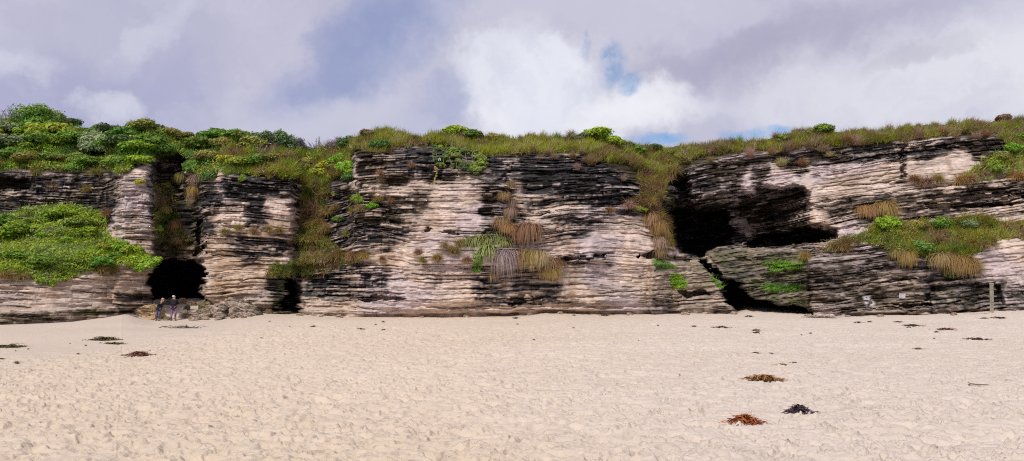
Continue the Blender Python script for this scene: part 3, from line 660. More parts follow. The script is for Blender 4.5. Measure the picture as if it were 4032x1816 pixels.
cover('ground_cover', 'bright green creeping ground cover on the left ledge', [(LEDGE_L, 1.0)], 60000, [(.18, .33, .02), (.26, .44, .03), (.34, .40, .04), (.26, .46, .03), gy, (.22, .40, .02), (.30, .46, .03)], .42, .085, .2, 6)
cover('ground_cover', 'green and brown grassy cover on the lower right ledge', [(LEDGE_R, 1.0)], 42000, [bn, ol, mi, yl, ol, yl, bn], .38, .06, .55, 7)
cover('ground_cover', 'brown grassy growth filling the gully left of the main cliff', [(GUL2, 1.0), (GREENB, 1.6)], 12000, [bn, dk_, mi, orr, mi, bn], .28, .05, .5, 8)
cover('ground_cover', 'mossy brown growth inside the gully above the cave', [(GUL1, 1.0)], 2800, [bn, dk_, ol, orr, mi], .22, .05, .35, 9)
cover('ground_cover', 'yellow green growth trailing down the corner beside the dark overhang', [(CORN, 1.0)], 9000, [bn, ol, yl, orr, mi, bn], .28, .055, .45, 10)
for p_, nn_, lb, cl in [([(2570, 1030), (2640, 1030), (2660, 1060), (2580, 1070)], 900, 'green moss patch under the corner of the main cliff', [dk_, mi, br]),
        ([(2625, 1100), (2660, 1080), (2700, 1105), (2705, 1130), (2660, 1135)], 1500, 'bright green plant mat on the fallen slab', [br, (.16, .33, .02), br]),
        ([(2790, 1085), (2830, 1105), (2855, 1135), (2830, 1135)], 500, 'small green moss strip on the right edge of the fallen slab', [mi, br]),
        ([(3010, 1045), (3060, 1035), (3160, 1030), (3150, 1055), (3040, 1075)], 1300, 'upper green moss patch on the leaning block', [mi, br, br]),
        ([(2980, 1125), (3060, 1125), (3155, 1120), (3160, 1145), (3060, 1155)], 1300, 'lower green moss patch on the leaning block', [mi, br, br])]:
    cover('moss', lb, [(p_, 1.0)], nn_, cl, .08, .05, .1, 11)
# ---- shrubs one can tell apart: the left clifftop in three rows
def shrub_row(x0, x1, n, ytop, r0, sps, desc, group, sq=.8, jit=16):
    for i in range(n):
        x = x0 + (x1 - x0) * (i + .5) / n + rng.uniform(-jit, jit); y = ytop(x) + rng.uniform(-jit, jit) * (2.0 if 'ledge' in desc else 1.3)
        sp = sps[int(rng.integers(0, len(sps)))]
        word = dict(bright='bright green', mid='mid green', dark='dark green', grey='grey green', olive='olive green', blue='blue green', lilac='leafless lilac grey', yellow='yellow green', brown='brownish')[sp]
        place_shrub(x, y, r0 * rng.uniform(.6, 1.35), sp, word + ' ' + desc + ordn(i, n), group, sq)
cl_ = lambda off: (lambda x: float(np.interp(x, xs, crest)) + off)
shrub_row(250, 700, 9, cl_(28), 42, ['dark', 'olive', 'mid', 'mid'], 'low shrub on the left clifftop skyline', 'skyline shrubs on the left clifftop', .8)
shrub_row(-40, 640, 12, cl_(70), 52, ['bright', 'mid', 'grey', 'bright', 'yellow'], 'shrub in the upper bank of the left clifftop', 'shrubs banked on the left clifftop', .8)
shrub_row(-40, 620, 11, lambda x: 588 + .01 * x, 50, ['bright', 'mid', 'bright', 'dark', 'grey'], 'shrub in the middle bank of the left clifftop', 'shrubs banked on the left clifftop', .8)
shrub_row(-20, 560, 10, lambda x: 648, 40, ['mid', 'dark', 'olive', 'bright', 'mid'], 'shrub hanging over the rim of the left cliff', 'shrubs banked on the left clifftop', .7)
shrub_row(-30, 420, 6, lambda x: 890, 44, ['bright', 'bright', 'mid', 'bright'], 'mound at the back of the left ledge', 'green mounds on the left ledge', .75)
shrub_row(-30, 520, 7, lambda x: 955 + .05 * x, 42, ['bright', 'grey', 'yellow', 'bright'], 'mound across the middle of the left ledge', 'green mounds on the left ledge', .75)
shrub_row(40, 590, 9, lambda x: 1030 if x > 320 else 1060, 38, ['bright', 'mid', 'bright', 'mid'], 'mound on the front lip of the left ledge', 'green mounds on the left ledge', .75)
shrub_row(720, 1000, 6, cl_(22), 44, ['olive', 'mid', 'grey', 'olive'], 'shrub on the skyline above the narrow buttress', 'skyline shrubs above the narrow buttress', .8)
shrub_row(740, 1360, 11, cl_(85), 38, ['olive', 'mid', 'yellow', 'brown', 'olive'], 'shrub on the rim above the narrow buttress', 'rim shrubs above the narrow buttress', .7)
for px, py, r_, sp, lb in [(1375, 575, 38, 'dark', 'rounded dark green shrub on the slope left of the main clifftop'), (1490, 590, 34, 'blue', 'dark blue green shrub on the rim at the left end of the main cliff'),
    (1455, 545, 32, 'brown', 'brownish shrub on the hump at the left end of the main clifftop'), (1505, 535, 26, 'olive', 'olive shrub topping the hump of the main clifftop'),
    (1340, 640, 36, 'bright', 'bright green shrub at the head of the blue black gully wall'), (1378, 670, 36, 'bright', 'bright green shrub beside the dark left corner of the main cliff'),
    (1385, 715, 30, 'blue', 'blue green shrub hanging lowest by the left corner of the main cliff'), (1262, 695, 36, 'yellow', 'yellow green shrub over the top of the brown gully'),
    (840, 700, 32, 'blue', 'blue green shrub on the shoulder right of the cave gully'), (1330, 875, 22, 'blue', 'small blue green plant half way down the blue black wall'), (1275, 748, 14, 'yellow', 'small yellow green plant high on the blue black wall'),
    (1322, 765, 12, 'yellow', 'tiny yellow green plant on the blue black wall'), (1412, 785, 22, 'mid', 'small green plant on the left corner of the main cliff'), (1468, 822, 22, 'bright', 'bright green plant among the grass on the left of the main face'),
    (548, 722, 18, 'yellow', 'yellow green tuft on top of the pale pillar'), (2290, 565, 40, 'grey', 'grey green shrub on the top of the main cliff left of the bright ones'), (2345, 560, 52, 'bright', 'tall bright green shrub on top of the main cliff'),
    (2400, 580, 42, 'bright', 'broad bright green shrub right of the tallest one on the main clifftop'), (2455, 590, 38, 'dark', 'dark green shrub near the right end of the main clifftop'), (2500, 610, 34, 'mid', 'mid green shrub at the right end of the main clifftop'),
    (2575, 595, 26, 'dark', 'dark shrub in the dip between the two clifftops'), (2640, 620, 26, 'mid', 'green shrub on the far side of the dip'), (2700, 600, 26, 'olive', 'olive shrub at the left end of the right clifftop'),
    (2522, 830, 22, 'bright', 'bright green plant on the small ledge of the main corner'), (3235, 530, 36, 'mid', 'pointed green shrub breaking the skyline of the right clifftop'), (3180, 545, 30, 'olive', 'olive shrub left of the pointed skyline shrub'),
    (1795, 540, 42, 'bright', 'bright green shrub on the rim directly above the creeper'), (1862, 552, 36, 'mid', 'mid green shrub on the rim above the right side of the creeper'), (1950, 560, 30, 'olive', 'olive shrub on the rim right of the creeper'),
    (3085, 560, 26, 'mid', 'low green shrub on the right clifftop'), (3485, 890, 42, 'bright', 'bright green shrub on the lower right ledge'), (3600, 905, 34, 'olive', 'olive shrub on the lower right ledge'), (3710, 890, 34, 'mid', 'mid green shrub on the lower right ledge'),
    (3630, 985, 36, 'blue', 'dark blue green shrub hanging from the lower right ledge'), (3820, 890, 34, 'grey', 'grey green shrub near the right end of the lower ledge'), (3740, 1075, 26, 'dark', 'dark green plant under the hanging tussocks on the right'),
    (3980, 600, 34, 'bright', 'bright green shrub at the right end of the cliff rim'), (4020, 560, 34, 'bright', 'bright green shrub at the right edge under the skyline'), (3900, 660, 34, 'mid', 'mid green shrub on the slope at the right edge'), (3960, 640, 32, 'olive', 'olive shrub on the slope at the right edge'), (3950, 478, 26, 'brown', 'brown dead shrub on the skyline at the far right'),
    (960, 705, 16, 'mid', 'small green plant at the rim of the narrow buttress'), (622, 905, 16, 'bright', 'small green plant on the left wall of the cave gully'), (660, 745, 22, 'olive', 'olive plant clinging inside the cave gully')]:
    place_shrub(px, py, r_, sp, lb, None, .85)
# ---- trees on the skyline: trunk and crown
def tree(px, py, rpx, hpx, sp, label, seed, n=9000, trunkh=.12, lilac=False, group=None):
    P, nn = surf(px, py); P = P[0]; rr = rpx * P[1] / F; h_ = hpx * P[1] / F
    root = empty('tree', P - np.array([0, 0, .2])); c0, c1 = GREEN[sp]
    parts, lc = crown(c0, n, rr, h_, 16, .09, seed, base=trunkh, upcol=c1)
    # keep gaps: drop leaves where a noise says so
    V, Fq, c = parts; ctr = V.reshape(-1, 4, 3).mean(1); keep = fbm(ctr[:, 0] * 1.6, ctr[:, 2] * 2.2, 2, seed) + .4 * rng.normal(size=len(ctr)) > -.25
    V = V.reshape(-1, 4, 3)[keep].reshape(-1, 3); c = c.reshape(-1, 4, 3)[keep].reshape(-1, 3)
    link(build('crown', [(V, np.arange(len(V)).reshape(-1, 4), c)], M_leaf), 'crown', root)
    link(build('trunk', stems([(x, y, z, q) for x, y, z, q in lc], rr, h_, seed, (.13, .11, .10), .07), M_wood), 'trunk', root)
    tag(root, label, 'tree', group)
tree(150, 500, 105, 105, 'mid', 'wind clipped green tree topping the left skyline', 1, 11000)
tree(225, 505, 60, 75, 'mid', 'smaller green tree leaning against the top left tree', 2, 5000)
tree(930, 556, 62, 62, 'olive', 'low olive tree on the skyline left of the grey green pair', 3, 5500)
tree(1035, 572, 62, 70, 'grey', 'broad grey green tree of the skyline pair', 4, 6000)
tree(1115, 574, 52, 84, 'grey', 'taller rounded grey green tree of the skyline pair', 5, 6000)
tree(600, 520, 50, 50, 'dark', 'dark dome shaped tree on the skyline above the cave', 6, 4500)
def bare(px, py, wpx, hpx, label, seed, col=(.20, .18, .19), n=26, lilacleaf=0):
    r = np.random.default_rng(seed); P, nn = surf(px, py); P = P[0]; ww = wpx * P[1] / F; h_ = hpx * P[1] / F; parts = []; tips = []
    for i in range(n):
        a = r.uniform(-1.1, 1.1); L = h_ * r.uniform(.7, 1.15); x0 = r.normal() * ww * .25; p = np.array([x0, r.normal() * .3, -.2]); path = [p.copy()]; d = np.array([math.sin(a) * ww / h_ * .7, r.normal() * .3, 1.0])
        for k in range(5):
            p = p + unit(d) * L / 5; path.append(p.copy()); d = d + r.normal(size=3) * .35
            if k > 1:
                for q in range(3):
                    e = unit(d + r.normal(size=3) * .8) * L * .22; parts.append(tube([p, p + e * .5 + r.normal(size=3) * .02, p + e], [.014, .010, .005], 3, col)); tips.append(p + e)
        parts.append(tube(path, np.linspace(.04, .012, len(path)), 4, col))
    root = empty('bare_shrub', P); link(build('branches', parts, M_wood), 'branches', root)
    if lilacleaf:
        tp = np.repeat(np.array(tips), 22, 0); tp = tp + r.normal(size=tp.shape) * .13
        link(build('foliage', [leaf_quads(tp, tp * 0 + [0, 0, 1.0], .05, (.30, .26, .27), .6, 1, .35, r)], M_leaf), 'foliage', root)
    tag(root, label, 'bare shrub')
bare(40, 480, 90, 62, 'grey leafless shrub behind the top left tree', 11)
bare(110, 462, 60, 50, 'leafless twigs rising over the top left tree', 12, n=14)
bare(470, 512, 30, 34, 'thin leafless shrub on the left skyline', 13, (.22, .18, .19), 8)
bare(540, 512, 26, 36, 'spindly leafless shrub right of another on the left skyline', 14, (.22, .18, .19), 7)
bare(1170, 580, 44, 36, 'lilac grey dead shrub right of the grey green tree pair', 15, (.26, .22, .22), 14, 1)
bare(1245, 588, 46, 46, 'bare grey branched shrub on the skyline between two lilac ones', 16, (.24, .22, .24), 22)
bare(1320, 585, 46, 40, 'lilac grey shrub left of the main clifftop hump', 17, (.26, .22, .22), 16, 1)
# ---- tussocks
G = 'grass tussocks on the '
row_tus([(2125, 640, 22), (2160, 615, 24), (2185, 632, 24), (2255, 628, 28), (2288, 612, 24), (2325, 655, 34), (2450, 715, 22)], ['pink', 'brown'], 'up', 'small pinkish brown tussock on the black rim of the main cliff', G + 'black rim of the main cliff')
row_tus([(2270, 668, 20), (2310, 642, 22)], 'pink', 'up', 'little tussock just below the black rim of the main cliff', G + 'black rim of the main cliff')
row_tus([(2717, 615, 32), (2774, 603, 34), (2839, 599, 30), (2948, 619, 34), (3036, 611, 34), (3093, 599, 36), (3121, 592, 32), (3202, 582, 34), (3243, 600, 32), (3332, 566, 36), (3369, 574, 36), (3425, 554, 30), (3470, 552, 28), (3611, 550, 36), (3700, 530, 26), (3842, 554, 34), (3871, 548, 36)], ['pink', 'brown', 'straw', 'pink', 'brown'], 'up', 'tussock on the rim of the right cliff', G + 'rim of the right cliff')
row_tus([(2798, 640, 20), (3073, 655, 30), (3158, 655, 24), (3267, 618, 20)], ['brown', 'straw'], 'up', 'tussock hanging just below the rim of the right cliff', G + 'rim of the right cliff')
row_tus([(2655, 688, 36), (2625, 650, 30)], ['orange', 'olive'], 'fan', 'yellowish tussock in the notch between the two cliffs', G + 'notch between the cliffs')
row_tus([(1975, 868, 30), (2000, 895, 32), (2035, 915, 40), (2085, 900, 50)], ['brown', 'orange', 'brown'], 'hang', 'long drooping brown tussock higher on the central face', G + 'central face')
row_tus([(2045, 1000, 36), (2085, 1005, 42), (2125, 1010, 44), (2155, 1030, 44), (2165, 1065, 34)], ['brown', 'orange', 'straw'], 'hang', 'drooping brown tussock right of the strap leaves', G + 'central face')
row_tus([(1650, 1000, 24), (1672, 1030, 26), (1725, 1025, 30), (1752, 975, 26), (1790, 1000, 34), (1815, 970, 30), (1840, 1030, 28)], ['brown', 'olive', 'orange'], 'fan', 'brown tussock left of the strap leaves', G + 'central face')
row_tus([(1940, 1075, 26)], 'straw', 'hang', 'small straw tussock hanging under the strap leaves', G + 'central face')
row_tus([(2195, 1040, 20), (2215, 1048, 18)], 'brown', 'fan', 'short brown tussock at the right end of the central ledge', G + 'central face')
row_tus([(2010, 725, 20), (1990, 765, 22), (2020, 790, 24), (2005, 830, 26)], ['brown', 'pink'], 'hang', 'brown tussock in the stained column above the centre', G + 'stained column')
row_tus([(2395, 835, 24), (2475, 818, 32), (2555, 808, 32)], ['orange', 'pink'], 'fan', 'tussock on the small ledge by the main right corner', G + 'right corner')
row_tus([(2560, 850, 34), (2580, 885, 36), (2600, 915, 34), (2590, 950, 28), (2595, 985, 26)], ['brown', 'orange', 'pink'], 'hang', 'drooping tussock down the right corner of the main face', G + 'right corner')
row_tus([(1395, 835, 22), (1425, 832, 26), (1490, 795, 26), (1527, 792, 28), (1545, 800, 22)], ['olive', 'brown', 'orange'], 'fan', 'olive brown tussock on the left side of the main face', G + 'left of the main face')
row_tus([(1502, 690, 20), (1624, 660, 18), (1505, 720, 18)], 'brown', 'fan', 'small brown tussock high on the layered upper face', G + 'left of the main face')
row_tus([(1210, 735, 34), (1250, 740, 30), (1285, 765, 24)], ['orange', 'brown', 'olive'], 'fan', 'tussock at the head of the brown gully', G + 'brown gully')
row_tus([(1200, 800, 32), (1235, 830, 32), (1262, 850, 34), (1285, 842, 32), (1324, 825, 22)], ['orange', 'brown', 'pink', 'olive'], 'fan', 'tussock in the upper part of the brown gully', G + 'brown gully')
row_tus([(1190, 880, 34), (1225, 900, 34), (1258, 885, 30), (1284, 910, 32), (1372, 930, 24)], ['brown', 'olive', 'orange'], 'fan', 'tussock in the middle of the brown gully', G + 'brown gully')
row_tus([(1190, 950, 34), (1222, 975, 36), (1250, 950, 34), (1290, 965, 30)], ['olive', 'brown', 'orange'], 'fan', 'tussock in the lower middle of the brown gully', G + 'brown gully')
row_tus([(1210, 1030, 34), (1250, 1025, 34), (1280, 1035, 34), (1318, 1025, 34), (1350, 1018, 36), (1390, 1022, 34), (1438, 1015, 28)], ['brown', 'olive', 'pink', 'orange', 'orange', 'brown', 'orange'], 'fan', 'tussock on the brown gully foot ledge', G + 'brown gully')
row_tus([(1508, 1025, 18)], 'orange', 'fan', 'small orange tussock on the pale face right of the gully ledge', G + 'brown gully')
row_tus([(219, 740, 26), (349, 755, 24), (385, 690, 28), (150, 690, 24), (434, 850, 28)], ['olive', 'brown', 'orange'], 'fan', 'brownish tussock on the dark upper wall at the left', G + 'dark left wall')
row_tus([(400, 1078, 30), (438, 1080, 32), (30, 1095, 34), (90, 1100, 30)], ['orange', 'olive'], 'fan', 'orange brown tussock on the lip of the left ledge', G + 'left ledge lip')
row_tus([(622, 750, 30), (645, 790, 28), (660, 820, 26), (700, 880, 26), (705, 940, 24), (720, 690, 26)], ['orange', 'brown', 'olive'], 'hang', 'brown tussock inside the gully above the cave', G + 'walls above the cave')
row_tus([(778, 740, 28), (792, 700, 30), (770, 770, 22)], ['pink', 'orange'], 'hang', 'pinkish tussock on the right rim of the gully above the cave', G + 'walls above the cave')
row_tus([(890, 915, 22), (940, 905, 22), (1000, 920, 22), (1060, 912, 24), (1100, 915, 24)], ['orange', 'olive', 'brown'], 'fan', 'short ochre tussock across the middle of the narrow buttress', G + 'narrow buttress')
row_tus([(3397, 825, 30), (3435, 828, 30), (3478, 815, 44)], ['orange', 'brown', 'orange'], 'hang', 'drooping tussock on the middle of the right face', G + 'right face')
row_tus([(3595, 712, 28), (3625, 728, 28), (3650, 722, 36), (3690, 716, 34), (3775, 722, 34), (3810, 712, 32), (3867, 700, 32), (3972, 712, 32), (4012, 708, 34)], ['orange', 'brown', 'pink', 'orange'], 'fan', 'orange brown tussock along the sloping right face ledge', G + 'sloping right ledge')
row_tus([(3243, 985, 34), (3275, 980, 38), (3312, 990, 38)], ['orange', 'straw', 'orange'], 'fan', 'orange tussock at the left tip of the lower right ledge', G + 'lower right ledge')
row_tus([(3166, 1022, 28)], 'orange', 'fan', 'rounded orange tussock right of the mossy block', G + 'lower right ledge')
row_tus([(3526, 992, 30), (3567, 1005, 32), (3700, 1015, 36), (3750, 1025, 42), (3800, 1030, 42)], ['olive', 'orange', 'brown', 'orange', 'orange'], 'hang', 'hanging golden brown tussock on the lower right bluff', G + 'lower right ledge')
row_tus([(3690, 960, 34), (3790, 950, 32), (3830, 965, 30), (3870, 975, 32), (3900, 965, 28)], ['brown', 'olive', 'orange'], 'fan', 'brown tussock at the back of the lower right ledge', G + 'lower right ledge')
for i, (px, py, s_) in enumerate([(1842, 955, 32), (1875, 950, 34), (1915, 945, 36), (1955, 945, 36), (1985, 960, 30)]):
    place_tus(px, py, s_, 'strap', 'strap', 'pale green strap leaved plant on the central ledge' + ordn(i, 5), 'strap leaved plants on the central ledge', 'strap_leaf_plant', 'plant')
place_tus(1925, 985, 42, 'strap', 'strap', 'largest strap leaved plant, hanging lowest under the central ledge row', None, 'strap_leaf_plant', 'plant')
# crest tussocks
for i, x in enumerate(np.linspace(1420, 2260, 16)):
    place_tus(x + rng.uniform(-15, 15), float(np.interp(x, xs, crest)) + rng.uniform(6, 22), rng.uniform(20, 28), ['olive', 'straw', 'green', 'brown'][i % 4], 'up', 'tufted grass on the skyline of the main cliff' + ordn(i, 16), 'skyline grass tufts of the main cliff', cat='grass tuft', name='grass_tuft')
for i, x in enumerate(np.linspace(2720, 4020, 20)):
    place_tus(x + rng.uniform(-15, 15), float(np.interp(x, xs, crest)) + rng.uniform(6, 22), rng.uniform(18, 26), ['olive', 'brown', 'straw', 'green'][i % 4], 'up', 'tufted grass on the skyline of the right cliff' + ordn(i, 20), 'skyline grass tufts of the right cliff', cat='grass tuft', name='grass_tuft')
# ---- trailing creeper on the rim of the main cliff, hanging roots, hanging strand
def creeper():
    pts = [([(1712, 530), (1760, 512), (1850, 516), (1885, 545), (1880, 590), (1900, 620), (1915, 650), (1890, 695), (1830, 672), (1790, 668), (1720, 655), (1708, 600)], 1.0)]
    X, Y = scatter(pts, 17000); P, Nn = surf(X, Y)
    q = fbm(P[:, 0] / .7, P[:, 2] / .5, 3, 99); k = q > -.12; P = P[k]; Nn = Nn[k]; q = q[k]
    P = P + np.array([0, -1, .12]) * (rng.random(len(P)) * (.15 + .40 * sst(-.3, .4, q)))[:, None]
    lc_ = sst(-.3, .4, fbm(P[:, 0] / .9, P[:, 2] / .7, 2, 100))[:, None]
    cc = np.array([.07, .13, .025]) * (1 - lc_) + np.array([.22, .34, .035]) * lc_
    root = empty('creeper', P.mean(0)); c0 = P.mean(0)
    me = build('foliage', [leaf_quads(P - c0, Nn + [0, -.8, .4], .085, cc, .6, .9, .3)], M_leaf); link(me, 'foliage', root)
    st = []
    for i in range(14):
        a, b = rng.uniform(1715, 1900), rng.uniform(560, 640); p0 = surf(a, b)[0][0]; p1 = surf(a + rng.uniform(-12, 12), b + rng.uniform(30, 60))[0][0] + [0, -.25, 0]
        st.append(tube([p0 - c0 + [0, -.3, 0], (p0 + p1) / 2 - c0 + [rng.normal() * .1, -.5, 0], p1 - c0], [.022, .018, .01], 4, (.20, .15, .12)))
    link(build('stem', st, M_wood), 'stem', root); tag(root, 'green creeper draped over the rim of the main cliff', 'creeper')
creeper()
def strand(px, y0, y1, cols, label, w_=.10, n=260, name='hanging_vine'):
    t = rng.random(n); px_ = px + 5 * np.sin(t * 5) + rng.normal(size=n) * w_ * 20; P, Nn = surf(px_, y0 + (y1 - y0) * t); P = P + [0, -.25, 0]
    me = build(name, [leaf_quads(P, Nn + [0, -.6, 0], .07, cols, .7, .9, .3)], M_leaf); o = link(me, name); tag(o, label, 'vine')
strand(1717, 660, 722, (.40, .36, .08), 'thin yellow vine hanging below the creeper', .06, 70)
strand(1880, 1000, 1075, (.17, .30, .04), 'bright green leafy vine hanging left of the grey roots', .45, 380)
def roots():
    P0, _ = surf(1990, 1000); P0 = P0[0] + [0, -.45, 0]; n = 420
    P = np.stack([rng.normal(size=n) * .34, rng.normal(size=n) * .15, rng.uniform(-.2, .25, n)], -1)
    d = np.stack([rng.normal(size=n) * .35 + .1, rng.normal(size=n) * .2 - .2, rng.uniform(-.6, .2, n)], -1)
    v = blade_strips(P, d, rng.uniform(.9, 2.0, n), .035, rng.uniform(3, 5, n), (.30, .24, .22), 6, .4, None, (.44, .37, .34))
    o = link(build('hanging_roots', [v], M_grass)); o.location = P0; tag(o, 'curtain of grey lilac roots hanging under the central ledge', 'roots')
roots()
def ground(px, py):
    """where the line of sight through a pixel meets the sand"""
    a, e = ray(px, py); Y = 8.0; lo_, hi_ = 4.0, 62.0
    for _ in range(40):
        m = (lo_ + hi_) / 2
        if CAMZ + e * m > float(sand_z(np.array([a * m]), np.array([m]))[0]): lo_ = m
        else: hi_ = m
    return float(a * lo_), lo_, float(sand_z(np.array([a * lo_]), np.array([lo_]))[0])
ground_later = ground
# ------------------------------------------------------------------ boulders
def ico(sub):
    import bmesh
    bm = bmesh.new(); bmesh.ops.create_icosphere(bm, subdivisions=sub, radius=1); V = np.array([v.co[:] for v in bm.verts]); Fq = np.array([[v.index for v in f.verts] for f in bm.faces]); bm.free(); return V, Fq
_I5 = ico(5); _I4 = ico(4)
def rock_mesh(w, d, h, seed, col=(.36, .28, .21), layered=1.0, sub=4, dark=.3):
    V, Fq = (_I5 if sub == 5 else _I4); r = np.random.default_rng(seed); V = V.copy()
    p = np.sign(V) * np.abs(V)**.72; p = unit(p) * (np.linalg.norm(p, axis=1, keepdims=True) * .5 + .5)
    o = seed * 3.7
    n1 = fbm(V[:, 0] * 1.3 + o, V[:, 1] * 1.3 + V[:, 2] * 1.7, 3, seed % 50); n2 = fbm(V[:, 0] * 2.2 + o, V[:, 2] * 5 + V[:, 1] * 2, 3, seed % 50 + 5)
    zz = V[:, 2] * h * .5; b = zz / max(.09, h * .11) + .8 * fbm(V[:, 0] * 1.5 + o, V[:, 1] * 1.5, 2, 7) + .35 * V[:, 0] * r.normal(); f = b - np.floor(b)
    am = .5 + .8 * vn(V[:, 0] * 2.5 + V[:, 1] * 2.1 + o, np.floor(b) * 3.3, 3)
    st = layered * (.10 * am * np.where(f < .25, -1, .6 - f * .5))
    n3 = np.abs(fbm(V[:, 0] * 5 + o, V[:, 2] * 7 + V[:, 1] * 4, 3, seed % 50 + 9)); P = p * (1 + .30 * n1 + .22 * n2 - .35 * n3 + st * np.clip(1.3 - np.abs(V[:, 2]), 0, 1))[:, None] * np.array([w / 2, d / 2, h / 2])
    c = np.tile(np.array(col, float), (len(P), 1)) * (1 + .35 * fbm(V[:, 0] * 4 + o, V[:, 2] * 9, 3, 9))[:, None]
    m = sst(.0, .35, fbm(V[:, 0] * 2 + o, V[:, 2] * 5 + V[:, 1], 3, 13) - (.25 - dark * .6))[:, None] * .8
    c = c * (1 - m) + np.array([.07, .065, .04]) * m
    me = bpy.data.meshes.new('boulder'); me.from_pydata(P.tolist(), [], Fq.tolist())
    a = me.color_attributes.new('col', 'FLOAT_COLOR', 'POINT'); cc = np.ones((len(P), 4), np.float32); cc[:, :3] = np.clip(c, .01, .8); a.data.foreach_set('color', cc.ravel())
    me.materials.append(M_stone); return me
def place_rock(px0, px1, py0, py1, Y, label, group=None, seed=1, col=(.36, .28, .21), layered=1, sub=4, dark=.3, rz=None, name='boulder', cat='boulder', tilt=0, perched=False):
    x0, _, z0 = at(px0, py1, Y); x1, _, z1 = at(px1, py0, Y); w = float(x1 - x0); zg = float(sand_z(np.array([(x0 + x1) / 2]), np.array([Y]))[0])
    h = float(z1) - zg; h = max(h, .08)
    if perched: h = (py1 - py0) * Y / F; zg = float(at(px0, py1, Y)[2])
    dpt = w * .75
    me = rock_mesh(w * 1.02, dpt, h * 1.45, seed, col, layered, sub, dark); o = link(me, name)
    o.location = ((x0 + x1) / 2, Y + dpt * .25, zg + h * .18); o.rotation_euler = (0, tilt, rz if rz is not None else 0); tag(o, label, cat, group); return o
place_rock(528, 634, 1192, 1265, 53.2, 'large layered ochre boulder left of the two people', None, 3, (.46, .33, .19), 1.4, 5, .25)
place_rock(497, 542, 1259, 1270, 51.4, 'small flat stone on the sand left of the layered boulder', None, 4, (.40, .31, .22), .6, name='stone', cat='stone')
place_rock(640, 672, 1245, 1260, 52.9, 'low brown stone between the feet of the two people', None, 5, (.30, .22, .16), .6, name='stone', cat='stone')
place_rock(650, 684, 1168, 1192, 59.0, 'rounded olive boulder in the cave mouth behind the left person', None, 6, (.20, .17, .10), .5, dark=.5)
place_rock(702, 730, 1168, 1190, 59.2, 'rounded tan boulder in the cave mouth right of the standing person', None, 7, (.34, .24, .15), .5)
place_rock(728, 772, 1180, 1200, 58.6, 'flat brown boulder in the cave mouth beside the tan one', None, 8, (.26, .19, .12), .7)
place_rock(770, 838, 1182, 1218, 57.2, 'mossy olive boulder behind the rubble heap', None, 9, (.24, .20, .10), .7, dark=.5)
place_rock(722, 748, 1200, 1213, 56.8, 'small dark stone half buried in the sand below the cave', None, 10, (.12, .09, .07), .5, name='stone', cat='stone')
place_rock(700, 752, 1214, 1256, 53.8, 'angular brown boulder right of the standing person', None, 11, (.30, .23, .17), 1.1, dark=.45)
place_rock(900, 1018, 1186, 1264, 54.0, 'tall jagged grey boulder at the right end of the rubble heap', None, 12, (.42, .34, .27), 1.0, 5, .5, tilt=.25)
place_rock(815, 975, 1178, 1258, 55.0, 'highest grey boulder in the middle of the rubble heap', None, 13, (.42, .34, .27), 1.0, 5, .45, tilt=-.2)
place_rock(745, 885, 1208, 1260, 54.2, 'sloping grey brown boulder at the left end of the rubble heap', None, 14, (.40, .31, .23), 1.0, 5, .45, tilt=-.25)
place_rock(948, 972, 1258, 1266, 52.4, 'small flat stone on the sand in front of the rubble heap', None, 15, (.24, .19, .13), .4, name='stone', cat='stone')
place_rock(1000, 1130, 1222, 1243, 56.6, 'low flat rock shelf at the foot of the narrow buttress', None, 16, (.26, .20, .14), 1.0)
place_rock(1040, 1070, 1212, 1240, 56.0, 'small brown boulder beside the dark cleft', None, 17, (.20, .14, .10), .6)
place_rock(470, 535, 1205, 1242, 53.6, 'dark boulder tucked behind the layered one', None, 18, (.16, .13, .09), .9, dark=.6)
rr_ = np.random.default_rng(5)
heap = sorted([(rr_.uniform(750, 1000), rr_.random()) for _ in range(26)])
for i, (x, q) in enumerate(heap):
    wd = rr_.uniform(16, 48); top = ip(x, [(740, 1240), (800, 1215), (880, 1190), (920, 1188), (960, 1195), (1010, 1240)])
    yb = top + (1260 - top) * q; Y = 54.6 - q * 1.7
    o = place_rock(x - wd / 2, x + wd / 2, yb - wd * .42, yb, Y, 'small angular stone in the rubble heap, ' + (('leftmost' if i == 0 else 'rightmost') if i in (0, 33) else (['one of its left', 'one of its middle', 'one of its right'][i * 3 // 34] + ' stones')) + ' beside the cave', 'stones of the rubble heap', 40 + i, tuple(np.array((.44, .35, .28)) * rr_.uniform(.7, 1.15)), 1.2, name='stone', cat='stone', dark=.4, tilt=rr_.uniform(-.3, .3), perched=True)
for i, (px, py, w_, wh) in enumerate([(1180, 1243, 26, 'at the left end of the main cliff foot'), (1262, 1247, 18, 'left of the low dark slot'), (1335, 1250, 30, 'in front of the main cliff left corner'), (1660, 1251, 20, 'under the middle of the main cliff, left part'),
        (1835, 1249, 26, 'under the strap leaved plants'), (2085, 1240, 18, 'below the dark stained hollows'), (2205, 1236, 24, 'right of the dark stained hollows'), (2480, 1242, 28, 'under the pale right part of the main cliff'), (2700, 1240, 34, 'at the toe of the fallen slab'),
        (2890, 1236, 26, 'at the tip of the fallen slab'), (3185, 1246, 30, 'at the left end of the right bluff'), (3340, 1249, 22, 'below the white patch of the right bluff'), (3470, 1247, 30, 'below the pale board'), (3760, 1240, 26, 'left of the driftwood plank')]):
    x_, y_, z_ = ground_later(px, py); place_rock(px - w_ / 2, px + w_ / 2, py - w_ * .42, py, y_, 'small fallen stone on the sand ' + wh, 'fallen stones along the cliff foot', 90 + i, (.40, .32, .25), .8, name='stone', cat='stone', dark=.35, perched=True)
